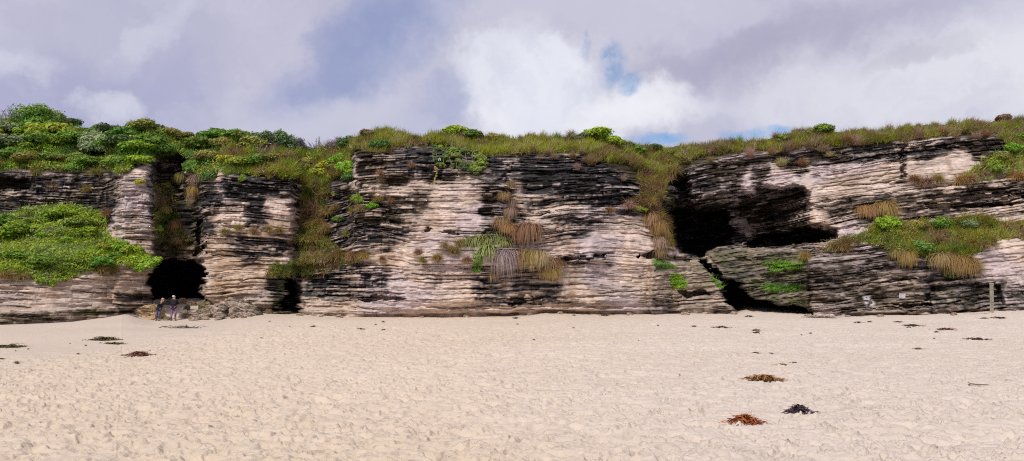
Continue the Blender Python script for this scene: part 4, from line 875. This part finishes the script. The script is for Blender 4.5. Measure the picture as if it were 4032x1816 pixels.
# ------------------------------------------------------------------ post, plank
def bevel_box(name, w, d, h, mat, col, parent=None, ch=.02, loc=(0, 0, 0), nz=12):
    import bmesh
    bm = bmesh.new(); bmesh.ops.create_cube(bm, size=1); bmesh.ops.scale(bm, vec=(w, d, h), verts=bm.verts)
    bmesh.ops.bevel(bm, geom=bm.edges[:], offset=ch, segments=2, affect='EDGES')
    bmesh.ops.subdivide_edges(bm, edges=[e for e in bm.edges if e.calc_length() > h * .5], cuts=nz)
    me = bpy.data.meshes.new(name); bm.to_mesh(me); bm.free(); n = len(me.vertices); V = np.zeros(n * 3, np.float32); me.vertices.foreach_get('co', V); V = V.reshape(-1, 3)
    V += .012 * np.stack([vn(V[:, 2] * 5 + 3, V[:, 0] * 9, 1), vn(V[:, 2] * 5, V[:, 1] * 9, 2), V[:, 0] * 0], -1); me.vertices.foreach_set('co', V.ravel())
    a = me.color_attributes.new('col', 'FLOAT_COLOR', 'POINT'); c = np.ones((n, 4), np.float32); c[:, :3] = np.array(col) * (1 + .35 * vn(V[:, 2] * 6, V[:, 0] * 12 + V[:, 1] * 7, 3))[:, None]; a.data.foreach_set('color', c.ravel())
    me.materials.append(mat); o = link(me, name, parent); o.location = loc; return o
x, y, z = at(3905, 1224, 51.9); zb = float(sand_z(np.array([x]), np.array([51.0]))[0])
post = empty('post', (float(at(3905, 1224, 51.0)[0]), 51.0, zb)); post.rotation_euler = (0, R(3.5), R(18))
ht = float(at(3913, 1117, 51.0)[2]) - zb
bevel_box('shaft', .18, .17, ht + .4, M_wood, (.33, .29, .22), post, .02, (0, 0, ht / 2 - .2))
bevel_box('cap', .22, .21, .08, M_wood, (.50, .45, .36), post, .02, (0, 0, ht - .02), 1)
for i, q in enumerate((.35, .62, .78)):
    b = bevel_box('bolt', .05, .03, .05, M_wood, (.05, .05, .05), post, .008, (0, -.092, ht * q), 1)
tag(post, 'weathered pale timber post leaning slightly at the foot of the right bluff', 'post')
pl = bevel_box('plank', 1.9, .16, .07, M_wood, (.55, .48, .40), None, .015, (float(at(3850, 1227, 50.6)[0]), 50.6, float(sand_z(np.array([float(at(3850, 1227, 50.6)[0])]), np.array([50.6]))[0]) + .05)); pl.rotation_euler = (0, R(-1), R(4))
tag(pl, 'pale driftwood plank lying on the sand at the foot of the post', 'plank')
# pale board stuck on the rock
P, n_ = surf(3548, 1166); P = P[0]
bo = bevel_box('board', .46, .05, .36, M_wood, (.50, .46, .47), None, .012, (float(P[0]), float(P[1]) - .16, float(P[2])), 3); bo.rotation_euler = (R(-4), R(3), R(4)); tag(bo, 'small pale lilac square board fixed low on the right bluff', 'board')
# small white loop in the creeper
P, n_ = surf(1736, 634); P = P[0]
lo = link(build('white_hook', [tube([(-.06, 0, -.12), (-.055, -.02, 0), (-.03, -.02, .07), (.02, -.02, .08), (.05, -.02, .02), (.055, 0, -.10)], .022, 8, (.8, .8, .8))], M_wood)); lo.location = P + [0, -.75, 0]; tag(lo, 'small white hook shaped object caught in the creeper', 'hook')
# ------------------------------------------------------------------ seaweed and drift on the sand
def kelp(px, py, wpx, hpx, col, label, cat='seaweed clump', n=None, seed=0, name='seaweed_clump', group=None, flat=1.0, long=False):
    r = np.random.default_rng(seed + int(px)); x, y, z = ground(px, py); w_ = wpx * y / F
    dep = w_ * (.8 if not long else .35); hh_ = max(.02, min(w_ * .28, hpx * y / F * .55)) * flat
    n = n or int(np.clip(w_ * 420, 40, 260))
    P = np.stack([r.normal(size=n) * w_ * .22, r.normal(size=n) * dep * .22, r.random(n) * .01], -1)
    if long: P[:, 1] += P[:, 0] * -.35
    rad = np.exp(-((P[:, 0] / (w_ * .32))**2 + (P[:, 1] / (dep * .32))**2)); P[:, 2] += rad * hh_ * r.uniform(.4, 1.0, n)
    a = r.uniform(0, 6.28, n); el = r.uniform(-.1, .5, n)
    d = np.stack([np.cos(a) * np.cos(el), np.sin(a) * np.cos(el), np.sin(el)], -1)
    L = w_ * r.uniform(.12, .38, n); parts = []
    V, Fq, c = blade_strips(P, d, L, np.clip(w_ * r.uniform(.03, .075, n), .006, .05), r.uniform(.3, 1.6, n), col, 5, .5, r)
    V = V + r.normal(size=V.shape) * w_ * .008; V[:, 2] = np.maximum(V[:, 2], .004)
    parts.append((V, Fq, c))
    # matted body under the loose blades
    k = 26; ang = np.linspace(0, 2 * math.pi, k, endpoint=False); rings = []
    for t in (1, .75, .5, .25, .05):
        q = (.30 + .07 * vn(ang * 2.5, ang * 0 + seed, 3)) * t
        yy_ = np.sin(ang) * q * dep * .95; xx_ = np.cos(ang) * q * w_ * 1.1
        if long: yy_ = yy_ + xx_ * -.35
        rings.append(np.stack([xx_, yy_, -.02 + (hh_ * .8 + .02) * (1 - t**2) + .1 * hh_ * vn(ang * 6, ang * 0 + t * 9, 4)], -1))
    Vb = np.concatenate(rings); idx = np.arange(k); Fb = np.concatenate([np.stack([i * k + idx, i * k + (idx + 1) % k, (i + 1) * k + (idx + 1) % k, (i + 1) * k + idx], -1) for i in range(4)])
    Vb = Vb + r.normal(size=Vb.shape) * w_ * .008
    parts.append((Vb, Fb, np.tile(np.array(col) * .55, (len(Vb), 1))))
    o = link(build(name, parts, M_weed)); o.location = (x, y, z + .004); tag(o, label, cat, group); return o
RED = (.34, .095, .012); PUR = (.05, .022, .03); ORG = (.30, .14, .03); OLV = (.11, .085, .015); BRN = (.13, .075, .035); RDB = (.20, .075, .035)
kelp(2932, 1666, 116, 76, RED, 'bright rust red seaweed clump in the right foreground', seed=1, n=520, flat=.9)
kelp(3145, 1628, 100, 60, PUR, 'dark purple black seaweed clump in the right foreground', seed=2, n=480, flat=1.1)
kelp(3005, 1496, 120, 36, ORG, 'long ragged orange brown seaweed strip on the right sand', seed=3, n=220, long=True)
kelp(3081, 1440, 50, 18, ORG, 'small orange brown seaweed clump above the long strip', seed=4, flat=.7)
kelp(410, 1340, 104, 20, OLV, 'olive seaweed mound on the damp sand at the left', seed=5, n=260)
kelp(455, 1355, 76, 8, OLV, 'thin olive seaweed strand right below the olive mound', seed=6, long=True, flat=.6)
kelp(548, 1400, 96, 22, RDB, 'reddish brown seaweed mound at the edge of the damp sand', seed=7, n=260)
kelp(38, 1368, 100, 14, OLV, 'olive and red seaweed mat at the left edge of the picture', seed=8)
kelp(4, 1415, 30, 8, OLV, 'little olive seaweed scrap at the left edge', seed=9)
for i, (px, py, w_, c, lb) in enumerate([
    (66, 1429, 36, BRN, 'thin brown weed scrap low at the left edge of the dry sand'), (308, 1395, 22, BRN, 'small brown weed scrap left of the reddish mound'),
    (111, 1376, 16, BRN, 'tiny weed scrap right of the mat at the left edge'), (338, 1361, 14, BRN, 'tiny weed scrap below the olive mound'), (276, 1354, 10, BRN, 'speck of weed left below the olive mound'), (61, 1383, 12, BRN, 'speck of weed under the left mat'),
    (717, 1292, 150, (.30, .24, .18), 'long thin strip drawing a faint sand furrow in front of the rubble heap'), (1030, 1333, 20, OLV, 'olive weed scrap at the end of the damp sand'), (1062, 1266, 12, BRN, 'dark weed speck in front of the narrow buttress'), (1141, 1287, 10, BRN, 'dark weed speck below the dark cleft'),  # the long strip is added to draw the line of a sand furrow
    (1509, 1268, 20, (.06, .05, .04), 'dark weed lump near the left end of the main cliff foot'), (1233, 1288, 34, BRN, 'brown weed strip left of the main cliff foot'), (1479, 1279, 16, BRN, 'brown weed scrap below the dark lump'), (1423, 1297, 42, (.20, .15, .08), 'tan weed strip farther out from the dark lump'), (1510, 1300, 24, BRN, 'small weed strip right of the tan one'),
    (2031, 1253, 30, BRN, 'brown weed strip at the foot of the main cliff centre'), (2037, 1277, 12, BRN, 'weed speck below the central strip'), (2260, 1243, 22, BRN, 'brown weed scrap under the pale face right of centre'), (2258, 1293, 18, BRN, 'brown weed scrap out on the sand right of centre'), (2380, 1243, 42, BRN, 'dark weed strip along the foot of the pale face'),
    (2102, 1338, 14, BRN, 'lone weed speck on the central sand'), (2515, 1345, 16, (.10, .09, .05), 'lone dark weed scrap on the sand right of centre'), (2591, 1282, 14, BRN, 'weed speck before the fallen slab'), (2677, 1476, 8, BRN, 'dark speck of weed on the middle right sand'),
    (2733, 1286, 28, BRN, 'thin weed strip before the fallen slab'), (2841, 1291, 66, (.09, .07, .05), 'dark twiggy weed line left of the paired strips'), (2978, 1302, 44, (.17, .11, .04), 'upper brown strip of a pair on the right sand'), (2978, 1312, 42, BRN, 'lower brown strip of a pair on the right sand'),
    (2947, 1247, 40, (.20, .13, .07), 'tan weed strip near the black crevice'), (2961, 1225, 26, RDB, 'reddish weed scrap at the mouth of the black crevice'), (3156, 1319, 12, BRN, 'left speck of two on the right sand'), (3192, 1313, 16, BRN, 'right speck of two on the right sand'),
    (2975, 1392, 40, (.10, .07, .05), 'dark twig like weed on the right sand'), (3035, 1394, 26, (.10, .07, .05), 'curled dark weed beside the twig like one'), (3130, 1432, 42, (.07, .05, .04), 'dark weed twig right of the small orange clump'),
    (3590, 1283, 70, (.14, .13, .06), 'thin olive drift line on the far right sand'), (3578, 1290, 26, BRN, 'brown scrap below the olive drift line'), (3723, 1298, 76, (.24, .10, .06), 'reddish brown seaweed mound on the far right sand'), (3687, 1308, 26, BRN, 'brown scrap left below the reddish mound'),
    (3851, 1338, 90, (.15, .10, .08), 'long broken twig line near the right edge'), (3615, 1375, 44, (.22, .16, .07), 'single tan reed lying on the right sand'), (3534, 1269, 40, RDB, 'reddish weed strip under the right bluff'), (3378, 1271, 36, BRN, 'brown weed strip under the right bluff, left of the reddish one'), (3425, 1268, 26, BRN, 'small brown weed strip between two others under the right bluff'),
    (3873, 1255, 36, (.14, .10, .05), 'brown weed strip in front of the post'), (3934, 1253, 52, (.16, .09, .04), 'brown weed strip right of the post'), (3678, 1333, 12, BRN, 'speck of weed below the reddish mound'), (3240, 1252, 120, (.24, .18, .13), 'long pale drift line at the foot of the right bluff')]):
    kelp(px, py, w_, 8, c, lb, cat='seaweed scrap', seed=20 + i, n=int(np.clip(w_ * 1.6, 20, 110)), name='seaweed_scrap', flat=1.0, long=w_ > 30)
# stick near the right edge
x, y, z = ground(3856, 1518)
r_ = np.random.default_rng(3)
sk = link(build('stick', [tube([(-.34, 0, .03), (-.25, .02, .05), (-.1, -.01, .035), (.1, .0, .03), (.33, .02, .02)], [.016, .02, .016, .014, .006], 7, (.16, .11, .08)), tube([(-.25, .02, .05), (-.30, .05, .09), (-.36, .04, .10)], [.012, .009, .004], 5, (.16, .11, .08))], M_wood, True))
sk.location = (x, y, z); sk.scale = (.6, .6, .6); tag(sk, 'dark forked driftwood stick on the sand near the right edge', 'stick')
# ------------------------------------------------------------------ people
def skin_mesh(name, verts, edges, radii, mat, col, levels=2, parent=None, root=0):
    me = bpy.data.meshes.new(name + '_cage'); me.from_pydata([tuple(v) for v in verts], edges, [])
    o = bpy.data.objects.new(name + '_cage', me); COL.objects.link(o)
    m = o.modifiers.new('s', 'SKIN'); m.use_smooth_shade = True
    for i, r__ in enumerate(radii):
        sv = me.skin_vertices[0].data[i]; sv.radius = (r__, r__) if np.isscalar(r__) else r__; sv.use_root = (i == root)
    s2 = o.modifiers.new('d', 'SUBSURF'); s2.levels = levels; s2.render_levels = levels
    dg = bpy.context.evaluated_depsgraph_get(); ev = o.evaluated_get(dg)
    out = bpy.data.meshes.new_from_object(ev, depsgraph=dg); bpy.data.objects.remove(o, do_unlink=True); bpy.data.meshes.remove(me)
    out.name = name; n = len(out.vertices); V = np.zeros(n * 3, np.float32); out.vertices.foreach_get('co', V); V = V.reshape(-1, 3)
    while out.color_attributes: out.color_attributes.remove(out.color_attributes[0])
    a = out.color_attributes.new('col', 'FLOAT_COLOR', 'POINT'); c = np.ones((n, 4), np.float32)
    c[:, :3] = col(V) if callable(col) else np.array(col); a.data.foreach_set('color', c.ravel())
    out.materials.clear(); out.materials.append(mat); out.polygons.foreach_set('use_smooth', np.ones(len(out.polygons), bool))
    return link(out, name, parent)
def person(loc, rz, label, J, skin_c, top_c, leg_c, hair_c, long_hair, cap=None):
    """J: joints of the pose in metres, facing -Y locally"""
    root = empty('person', loc, rz)
    K = [k for k in J if k != 'nose']; idx = {k: i for i, k in enumerate(K)}; V = [np.array(J[k], float) for k in K]
    E = [('pelvis', 'waist'), ('waist', 'chest'), ('chest', 'neck'), ('neck', 'jaw'), ('jaw', 'head'), ('head', 'crown')]
    for s_ in 'lr': E += [('chest', s_ + 'sho'), (s_ + 'sho', s_ + 'elb'), (s_ + 'elb', s_ + 'wri'), (s_ + 'wri', s_ + 'palm'), ('pelvis', s_ + 'hip'), (s_ + 'hip', s_ + 'kne'), (s_ + 'kne', s_ + 'ank'), (s_ + 'ank', s_ + 'toe')]
    rad = dict(pelvis=.13, waist=.115, chest=.14, neck=.055, jaw=.075, head=.098, crown=.062, sho=.062, elb=.043, wri=.028, palm=.03, hip=.095, kne=.062, ank=.042, toe=.034)
    edges = [(idx[a], idx[b]) for a, b in E]; radii = [rad[k] if k in rad else rad[k[1:]] for k in K]
    for s_ in 'lr':                                                 # five fingers of unequal length, slightly curled
        pw, wr = np.array(J[s_ + 'palm']), np.array(J[s_ + 'wri']); d = unit(pw - wr); sd_ = unit(np.cross(d, [0.1, 1, .2])); up_ = np.cross(sd_, d); b0 = idx[s_ + 'palm']
        for q, L_ in zip((-.03, -.01, .01, .03), (.062, .075, .07, .055)):
            p1 = pw + sd_ * q + d * .035; p2 = p1 + d * L_ * .55 + up_ * -.008; p3 = p2 + d * L_ * .35 + up_ * -.022
            n0 = len(V); V += [p1, p2, p3]; edges += [(b0, n0), (n0, n0 + 1), (n0 + 1, n0 + 2)]; radii += [.010, .009, .008]
        p1 = pw - sd_ * .035 - d * .02; p2 = p1 - sd_ * .02 + d * .035; n0 = len(V); V += [p1, p2]; edges += [(b0, n0), (n0, n0 + 1)]; radii += [.011, .009]
    skin_mesh('body', V, edges, radii, M_skin, skin_c, 2, root)
    g = lambda *k: [np.array(J[q], float) for q in k]
    jk = g('pelvis', 'waist', 'chest', 'neck', 'lsho', 'lelb', 'lwri', 'rsho', 'relb', 'rwri'); jk[3] = jk[2] + (jk[3] - jk[2]) * .6; jk.append(jk[0] + (jk[0] - jk[1]) * .45)
    skin_mesh('jacket', jk, [(0, 1), (1, 2), (2, 3), (2, 4), (4, 5), (5, 6), (2, 7), (7, 8), (8, 9), (0, 10)], [.165, .15, .175, .10, .085, .062, .048, .085, .062, .048, .17], M_cloth, top_c, 2, root)
    tr = g('pelvis', 'lhip', 'lkne', 'lank', 'rhip', 'rkne', 'rank')
    skin_mesh('trousers', tr, [(0, 1), (1, 2), (2, 3), (0, 4), (4, 5), (5, 6)], [.15, .115, .082, .062, .115, .082, .062], M_cloth, leg_c, 2, root)
    for s_ in 'lr':
        a, t = g(s_ + 'ank', s_ + 'toe'); h_ = a + unit(a - t) * .03; h_[2] = t[2]
        skin_mesh('shoe', [h_, (h_ + t) / 2, t], [(0, 1), (1, 2)], [.052, .055, .042], M_cloth, (.03, .025, .025), 2, root)
    hd, cr, jw = g('head', 'crown', 'jaw'); fw = unit(np.array(J['nose']) - hd); bk = -fw
    for nm, p, r__ , c_ in [('nose', hd + fw * .105 - [0, 0, .012], .014, skin_c), ]:
        skin_mesh(nm, [p + [0, 0, .02], p + fw * .012, p + fw * .008 - [0, 0, .012]], [(0, 1), (1, 2)], [r__ * .6, r__, r__ * .9], M_skin, c_, 1, root)
    sdv = unit(np.cross(fw, [0, 0, 1]))
    for s_ in (-1, 1):
        skin_mesh('ear', [hd + sdv * s_ * .098 + [0, 0, .022], hd + sdv * s_ * .104, hd + sdv * s_ * .098 - [0, 0, .025]], [(0, 1), (1, 2)], [.012, .017, .010], M_skin, skin_c, 1, root)
        skin_mesh('eye', [hd + fw * .090 + sdv * s_ * .032 + [0, 0, .005], hd + fw * .094 + sdv * s_ * .032 + [0, 0, .004]], [(0, 1)], [.010, .008], M_skin, (.05, .04, .03), 1, root)
    skin_mesh('mouth', [hd + fw * .090 + sdv * .022 - [0, 0, .05], hd + fw * .096 - [0, 0, .052], hd + fw * .090 - sdv * .022 - [0, 0, .05]], [(0, 1), (1, 2)], [.006, .008, .006], M_skin, (.35, .12, .10), 1, root)
    hv = [cr + bk * .02 + [0, 0, .012], hd + bk * .045 + [0, 0, .03], jw + bk * .07]; hr_ = [.082, .105, .07]
    if long_hair: hv += [np.array(J['neck']) + bk * .09, np.array(J['chest']) * .35 + np.array(J['neck']) * .65 + bk * .13]; hr_ += [.075, .05]
    skin_mesh('hair', hv, [(i, i + 1) for i in range(len(hv) - 1)], hr_, M_cloth, hair_c, 2, root)
    if cap: skin_mesh('cap', [cr + [0, 0, .03], cr + bk * .01 + [0, 0, -.02], cr + fw * .12 + [0, 0, -.03]], [(0, 1), (1, 2)], [.085, .115, .04], M_cloth, cap, 2, root)
    tag(root, label, 'person'); return root
xb, yb, zb_ = ground(682, 1263)
JB = dict(pelvis=(0, 0, .93), waist=(0, .0, 1.08), chest=(0, .01, 1.30), neck=(0, .0, 1.46), jaw=(.005, -.02, 1.53), head=(.01, -.02, 1.60), crown=(.01, -.01, 1.68), nose=(-.25, -.9, 1.58),
  lsho=(.18, .01, 1.38), lelb=(.27, -.06, 1.13), lwri=(.10, -.26, 1.16), lpalm=(.04, -.30, 1.18), rsho=(-.18, .01, 1.38), relb=(-.27, -.06, 1.13), rwri=(-.10, -.26, 1.16), rpalm=(-.04, -.30, 1.19),
  lhip=(.10, 0, .86), lkne=(.13, -.01, .48), lank=(.15, .02, .09), ltoe=(.18, -.14, .04), rhip=(-.10, 0, .86), rkne=(-.12, -.02, .48), rank=(-.13, .02, .09), rtoe=(-.16, -.14, .04))
def legs_pattern(V):
    q = fbm(V[:, 0] * 14, V[:, 2] * 9, 3, 7)[:, None]; t = sst(-.1, .15, q)
    return np.array([.32, .20, .25]) * t + np.array([.06, .03, .05]) * (1 - t)
def jacket_b(V):
    t = sst(1.06, 1.02, V[:, 2])[:, None]; return np.array([.012, .014, .02]) * (1 - t) + np.array([.03, .02, .05]) * t
hB = 1.0
pb = person((xb, yb, zb_), R(180), 'person with light hair standing with back turned, navy top and mauve patterned leggings', JB, (.45, .28, .20), jacket_b, legs_pattern, (.66, .62, .60), False)
pb.scale = (1.03, 1.03, 1.03)
xa, ya, za_ = ground(618, 1263)
JA = dict(pelvis=(.12, .0, .88), waist=(.17, .0, 1.02), chest=(.26, .0, 1.21), neck=(.33, -.01, 1.35), jaw=(.355, -.03, 1.41), head=(.375, -.035, 1.475), crown=(.39, -.03, 1.55), nose=(1.0, -.7, 1.75),
  lsho=(.42, -.02, 1.28), lelb=(.50, -.16, 1.08), lwri=(.50, -.24, 1.30), lpalm=(.49, -.26, 1.37), rsho=(.10, .0, 1.28), relb=(.10, -.16, 1.05), rwri=(.30, -.25, 1.20), rpalm=(.37, -.27, 1.24),
  lhip=(.20, 0, .81), lkne=(.16, -.06, .45), lank=(.10, .02, .09), ltoe=(.20, -.10, .04), rhip=(.03, 0, .81), rkne=(-.03, -.04, .45), rank=(-.08, .04, .09), rtoe=(-.04, -.10, .04))
def jeans(V):
    q = fbm(V[:, 0] * 8, V[:, 2] * 6, 2, 9)[:, None]; return np.array([.12, .13, .19]) * (1 + .5 * q)
person((xa, ya, za_), R(0), 'blonde person leaning to the right with raised arms, black top and faded blue jeans', JA, (.50, .31, .23), (.014, .016, .016), jeans, (.55, .38, .22), True)
# ------------------------------------------------------------------ sky and sun
w = bpy.data.worlds.new('World'); scene.world = w; w.use_nodes = True
nt = w.node_tree; N = nt.nodes; L = nt.links
bg = N['Background']; bg.inputs[1].default_value = .1
sky = N.new('ShaderNodeTexSky'); sky.sky_type = 'NISHITA'; sky.sun_disc = False
SUN_EL, SUN_AZ = 50, 208      # degrees; azimuth clockwise from +Y
sky.sun_elevation = R(SUN_EL); sky.sun_rotation = R(SUN_AZ)
tc = N.new('ShaderNodeTexCoord')
def noise(scale, detail, vec, rough=.55):
    n = N.new('ShaderNodeTexNoise'); n.inputs['Scale'].default_value = scale; n.inputs['Detail'].default_value = detail; n.inputs['Roughness'].default_value = rough
    L.new(vec, n.inputs['Vector']); return n
def math_(op, a, b=None, c=None):
    m = N.new('ShaderNodeMath'); m.operation = op
    for i, v in enumerate((a, b, c)):
        if v is None: continue
        if isinstance(v, (int, float)): m.inputs[i].default_value = v
        else: L.new(v, m.inputs[i])
    return m.outputs[0]
def mr(x, a, b, c=0, d=1):
    m = N.new('ShaderNodeMapRange'); m.interpolation_type = 'SMOOTHSTEP'
    for i, v in zip((1, 2, 3, 4), (a, b, c, d)): m.inputs[i].default_value = v
    L.new(x, m.inputs[0]); return m.outputs[0]
gen = tc.outputs['Generated']
wn = noise(3.2, 9, gen, .66)
sub = N.new('ShaderNodeVectorMath'); sub.operation = 'SUBTRACT'; L.new(wn.outputs['Color'], sub.inputs[0]); sub.inputs[1].default_value = (.5, .5, .5)
scl = N.new('ShaderNodeVectorMath'); scl.operation = 'SCALE'; L.new(sub.outputs[0], scl.inputs[0]); scl.inputs['Scale'].default_value = .26
add = N.new('ShaderNodeVectorMath'); add.operation = 'ADD'; L.new(gen, add.inputs[0]); L.new(scl.outputs[0], add.inputs[1])
nrm = N.new('ShaderNodeVectorMath'); nrm.operation = 'NORMALIZE'; L.new(add.outputs[0], nrm.inputs[0])
def blob(px, py, rx, ry, rot=0, src=None):
    """soft patch of cloud centred on a direction; radii in degrees"""
    a, e = ray(px, py); d = Vector((float(a), 1, float(e))).normalized()
    right = Vector((d.y, -d.x, 0)).normalized(); up = right.cross(d).normalized()
    r = Matrix.Rotation(R(rot), 3, d); right = r @ right; up = r @ up
    outs = []
    for v, rr in ((right, rx), (up, ry)):
        dt = N.new('ShaderNodeVectorMath'); dt.operation = 'DOT_PRODUCT'; L.new(src or nrm.outputs[0], dt.inputs[0]); dt.inputs[1].default_value = v
        q = math_('DIVIDE', dt.outputs['Value'], math.sin(R(rr))); outs.append(math_('MULTIPLY', q, q))
    f = N.new('ShaderNodeVectorMath'); f.operation = 'DOT_PRODUCT'; L.new(nrm.outputs[0], f.inputs[0]); f.inputs[1].default_value = d
    s_ = math_('ADD', outs[0], outs[1]); g = mr(s_, 1.5, -.2)
    return math_('MULTIPLY', g, math_('GREATER_THAN', f.outputs['Value'], .3))
def mixcol(fac, a, b):
    m = N.new('ShaderNodeMix'); m.data_type = 'RGBA'
    if isinstance(fac, float): m.inputs[0].default_value = fac
    else: L.new(fac, m.inputs[0])
    for i, v in ((6, a), (7, b)):
        if isinstance(v, tuple): m.inputs[i].default_value = v + (1,)
        else: L.new(v, m.inputs[i])
    return m.outputs[2]
big = noise(1.7, 5, nrm.outputs[0], .5).outputs['Fac']; fine = noise(5, 7, nrm.outputs[0], .6).outputs['Fac']
c = mixcol(mr(big, .38, .62), (.47, .48, .66), (.58, .57, .70))
def apply(c, g, col, amt):
    return mixcol(math_('MULTIPLY', g, amt), c, col)
c = apply(c, blob(1450, 170, 9, 3.2, -35), (.28, .34, .58), .95)
c = apply(c, blob(1650, 420, 5, 1.8, -35), (.34, .39, .61), .7)
c = apply(c, blob(250, 330, 10, 4), (.40, .41, .62), .7)
c = apply(c, blob(3300, 420, 9, 2.4, -5), (.74, .75, .85), .7)
c = apply(c, blob(3000, 190, 12, 2.5, -10), (.42, .41, .55), .85)
c = apply(c, blob(3750, 330, 12, 5), (.78, .78, .86), .75)
c = apply(c, blob(4000, 330, 8, 4), (.86, .87, .92), .6)
c = apply(c, blob(3650, 210, 3, 1), (.55, .54, .64), .7)
c = apply(c, blob(2100, 340, 6.5, 4.6), (.84, .86, .96), 1.0)
c = apply(c, blob(1900, 420, 2.4, 2.6), (.92, .93, .98), .8)
c = apply(c, blob(2250, 230, 2.6, 1.8), (.88, .90, .97), .8)
c = apply(c, blob(1950, 260, 4, 2.6), (.84, .86, .95), .8)
c = apply(c, blob(2500, 450, 5.5, 2.6), (.92, .93, .98), 1.0)
c = apply(c, blob(1300, 480, 8, 2), (.62, .62, .75), .5)
c = apply(c, blob(420, 380, 2.2, 1.6), (.78, .80, .88), .9)
c = apply(c, blob(620, 110, 3.5, 1.3, -35), (.68, .68, .80), .8)
c = apply(c, blob(60, 170, 3.0, 1.5), (.66, .66, .78), .7)
wisp = noise(9, 9, nrm.outputs[0], .62).outputs['Fac']
c = mixcol(mr(fine, .42, .62, 0, .16), c, (.76, .77, .88))
c = mixcol(mr(fine, .52, .34, 0, .30), c, (.40, .41, .60))
c = mixcol(mr(wisp, .48, .62, 0, .08), c, (.86, .87, .95))
wn2 = noise(22, 5, gen, .6); sub2 = N.new('ShaderNodeVectorMath'); sub2.operation = 'MULTIPLY_ADD'; L.new(wn2.outputs['Color'], sub2.inputs[0]); sub2.inputs[1].default_value = (.034,) * 3; L.new(gen, sub2.inputs[2])
off = N.new('ShaderNodeVectorMath'); off.operation = 'SUBTRACT'; L.new(sub2.outputs[0], off.inputs[0]); off.inputs[1].default_value = (.017,) * 3
bs = off.outputs[0]
bl = math_('MAXIMUM', blob(2405, 262, 1.1, 1.6, 0, bs), math_('MAXIMUM', blob(2480, 325, 1.0, .8, 30, bs), blob(2990, 520, 2.8, .5, 0, bs)))
bl = math_('MAXIMUM', bl, math_('MULTIPLY', blob(2300, 190, .35, 1.2, 0, bs), .6))
bl = math_('MAXIMUM', bl, blob(2580, 545, 2.4, .5, 0, bs))
c10 = N.new('ShaderNodeVectorMath'); c10.operation = 'SCALE'; L.new(c, c10.inputs[0])
# overcast luminance rises towards the zenith and towards the veiled sun behind the viewer
sep = N.new('ShaderNodeSeparateXYZ'); L.new(gen, sep.inputs[0])
zen = mr(sep.outputs['Z'], .42, .85, 7.8, 9.2); L.new(zen, c10.inputs['Scale'])
bluec = N.new('ShaderNodeVectorMath'); bluec.operation = 'MULTIPLY'; L.new(sky.outputs[0], bluec.inputs[0]); bluec.inputs[1].default_value = (.62, .85, 1.05)
sk = mixcol(math_('MULTIPLY', math_('MULTIPLY', bl, mr(wisp, .62, .46, .3, 1)), 1.0), c10.outputs[0], bluec.outputs[0])
L.new(sk, bg.inputs[0])
sd = bpy.data.lights.new('sun', 'SUN'); so = bpy.data.objects.new('sun', sd); COL.objects.link(so)
sd.energy = 2.3; sd.angle = R(8); sd.color = (1, .94, .86)
dv = Vector((math.sin(R(SUN_AZ)) * math.cos(R(SUN_EL)), math.cos(R(SUN_AZ)) * math.cos(R(SUN_EL)), math.sin(R(SUN_EL))))
so.rotation_euler = dv.to_track_quat('Z', 'Y').to_euler()
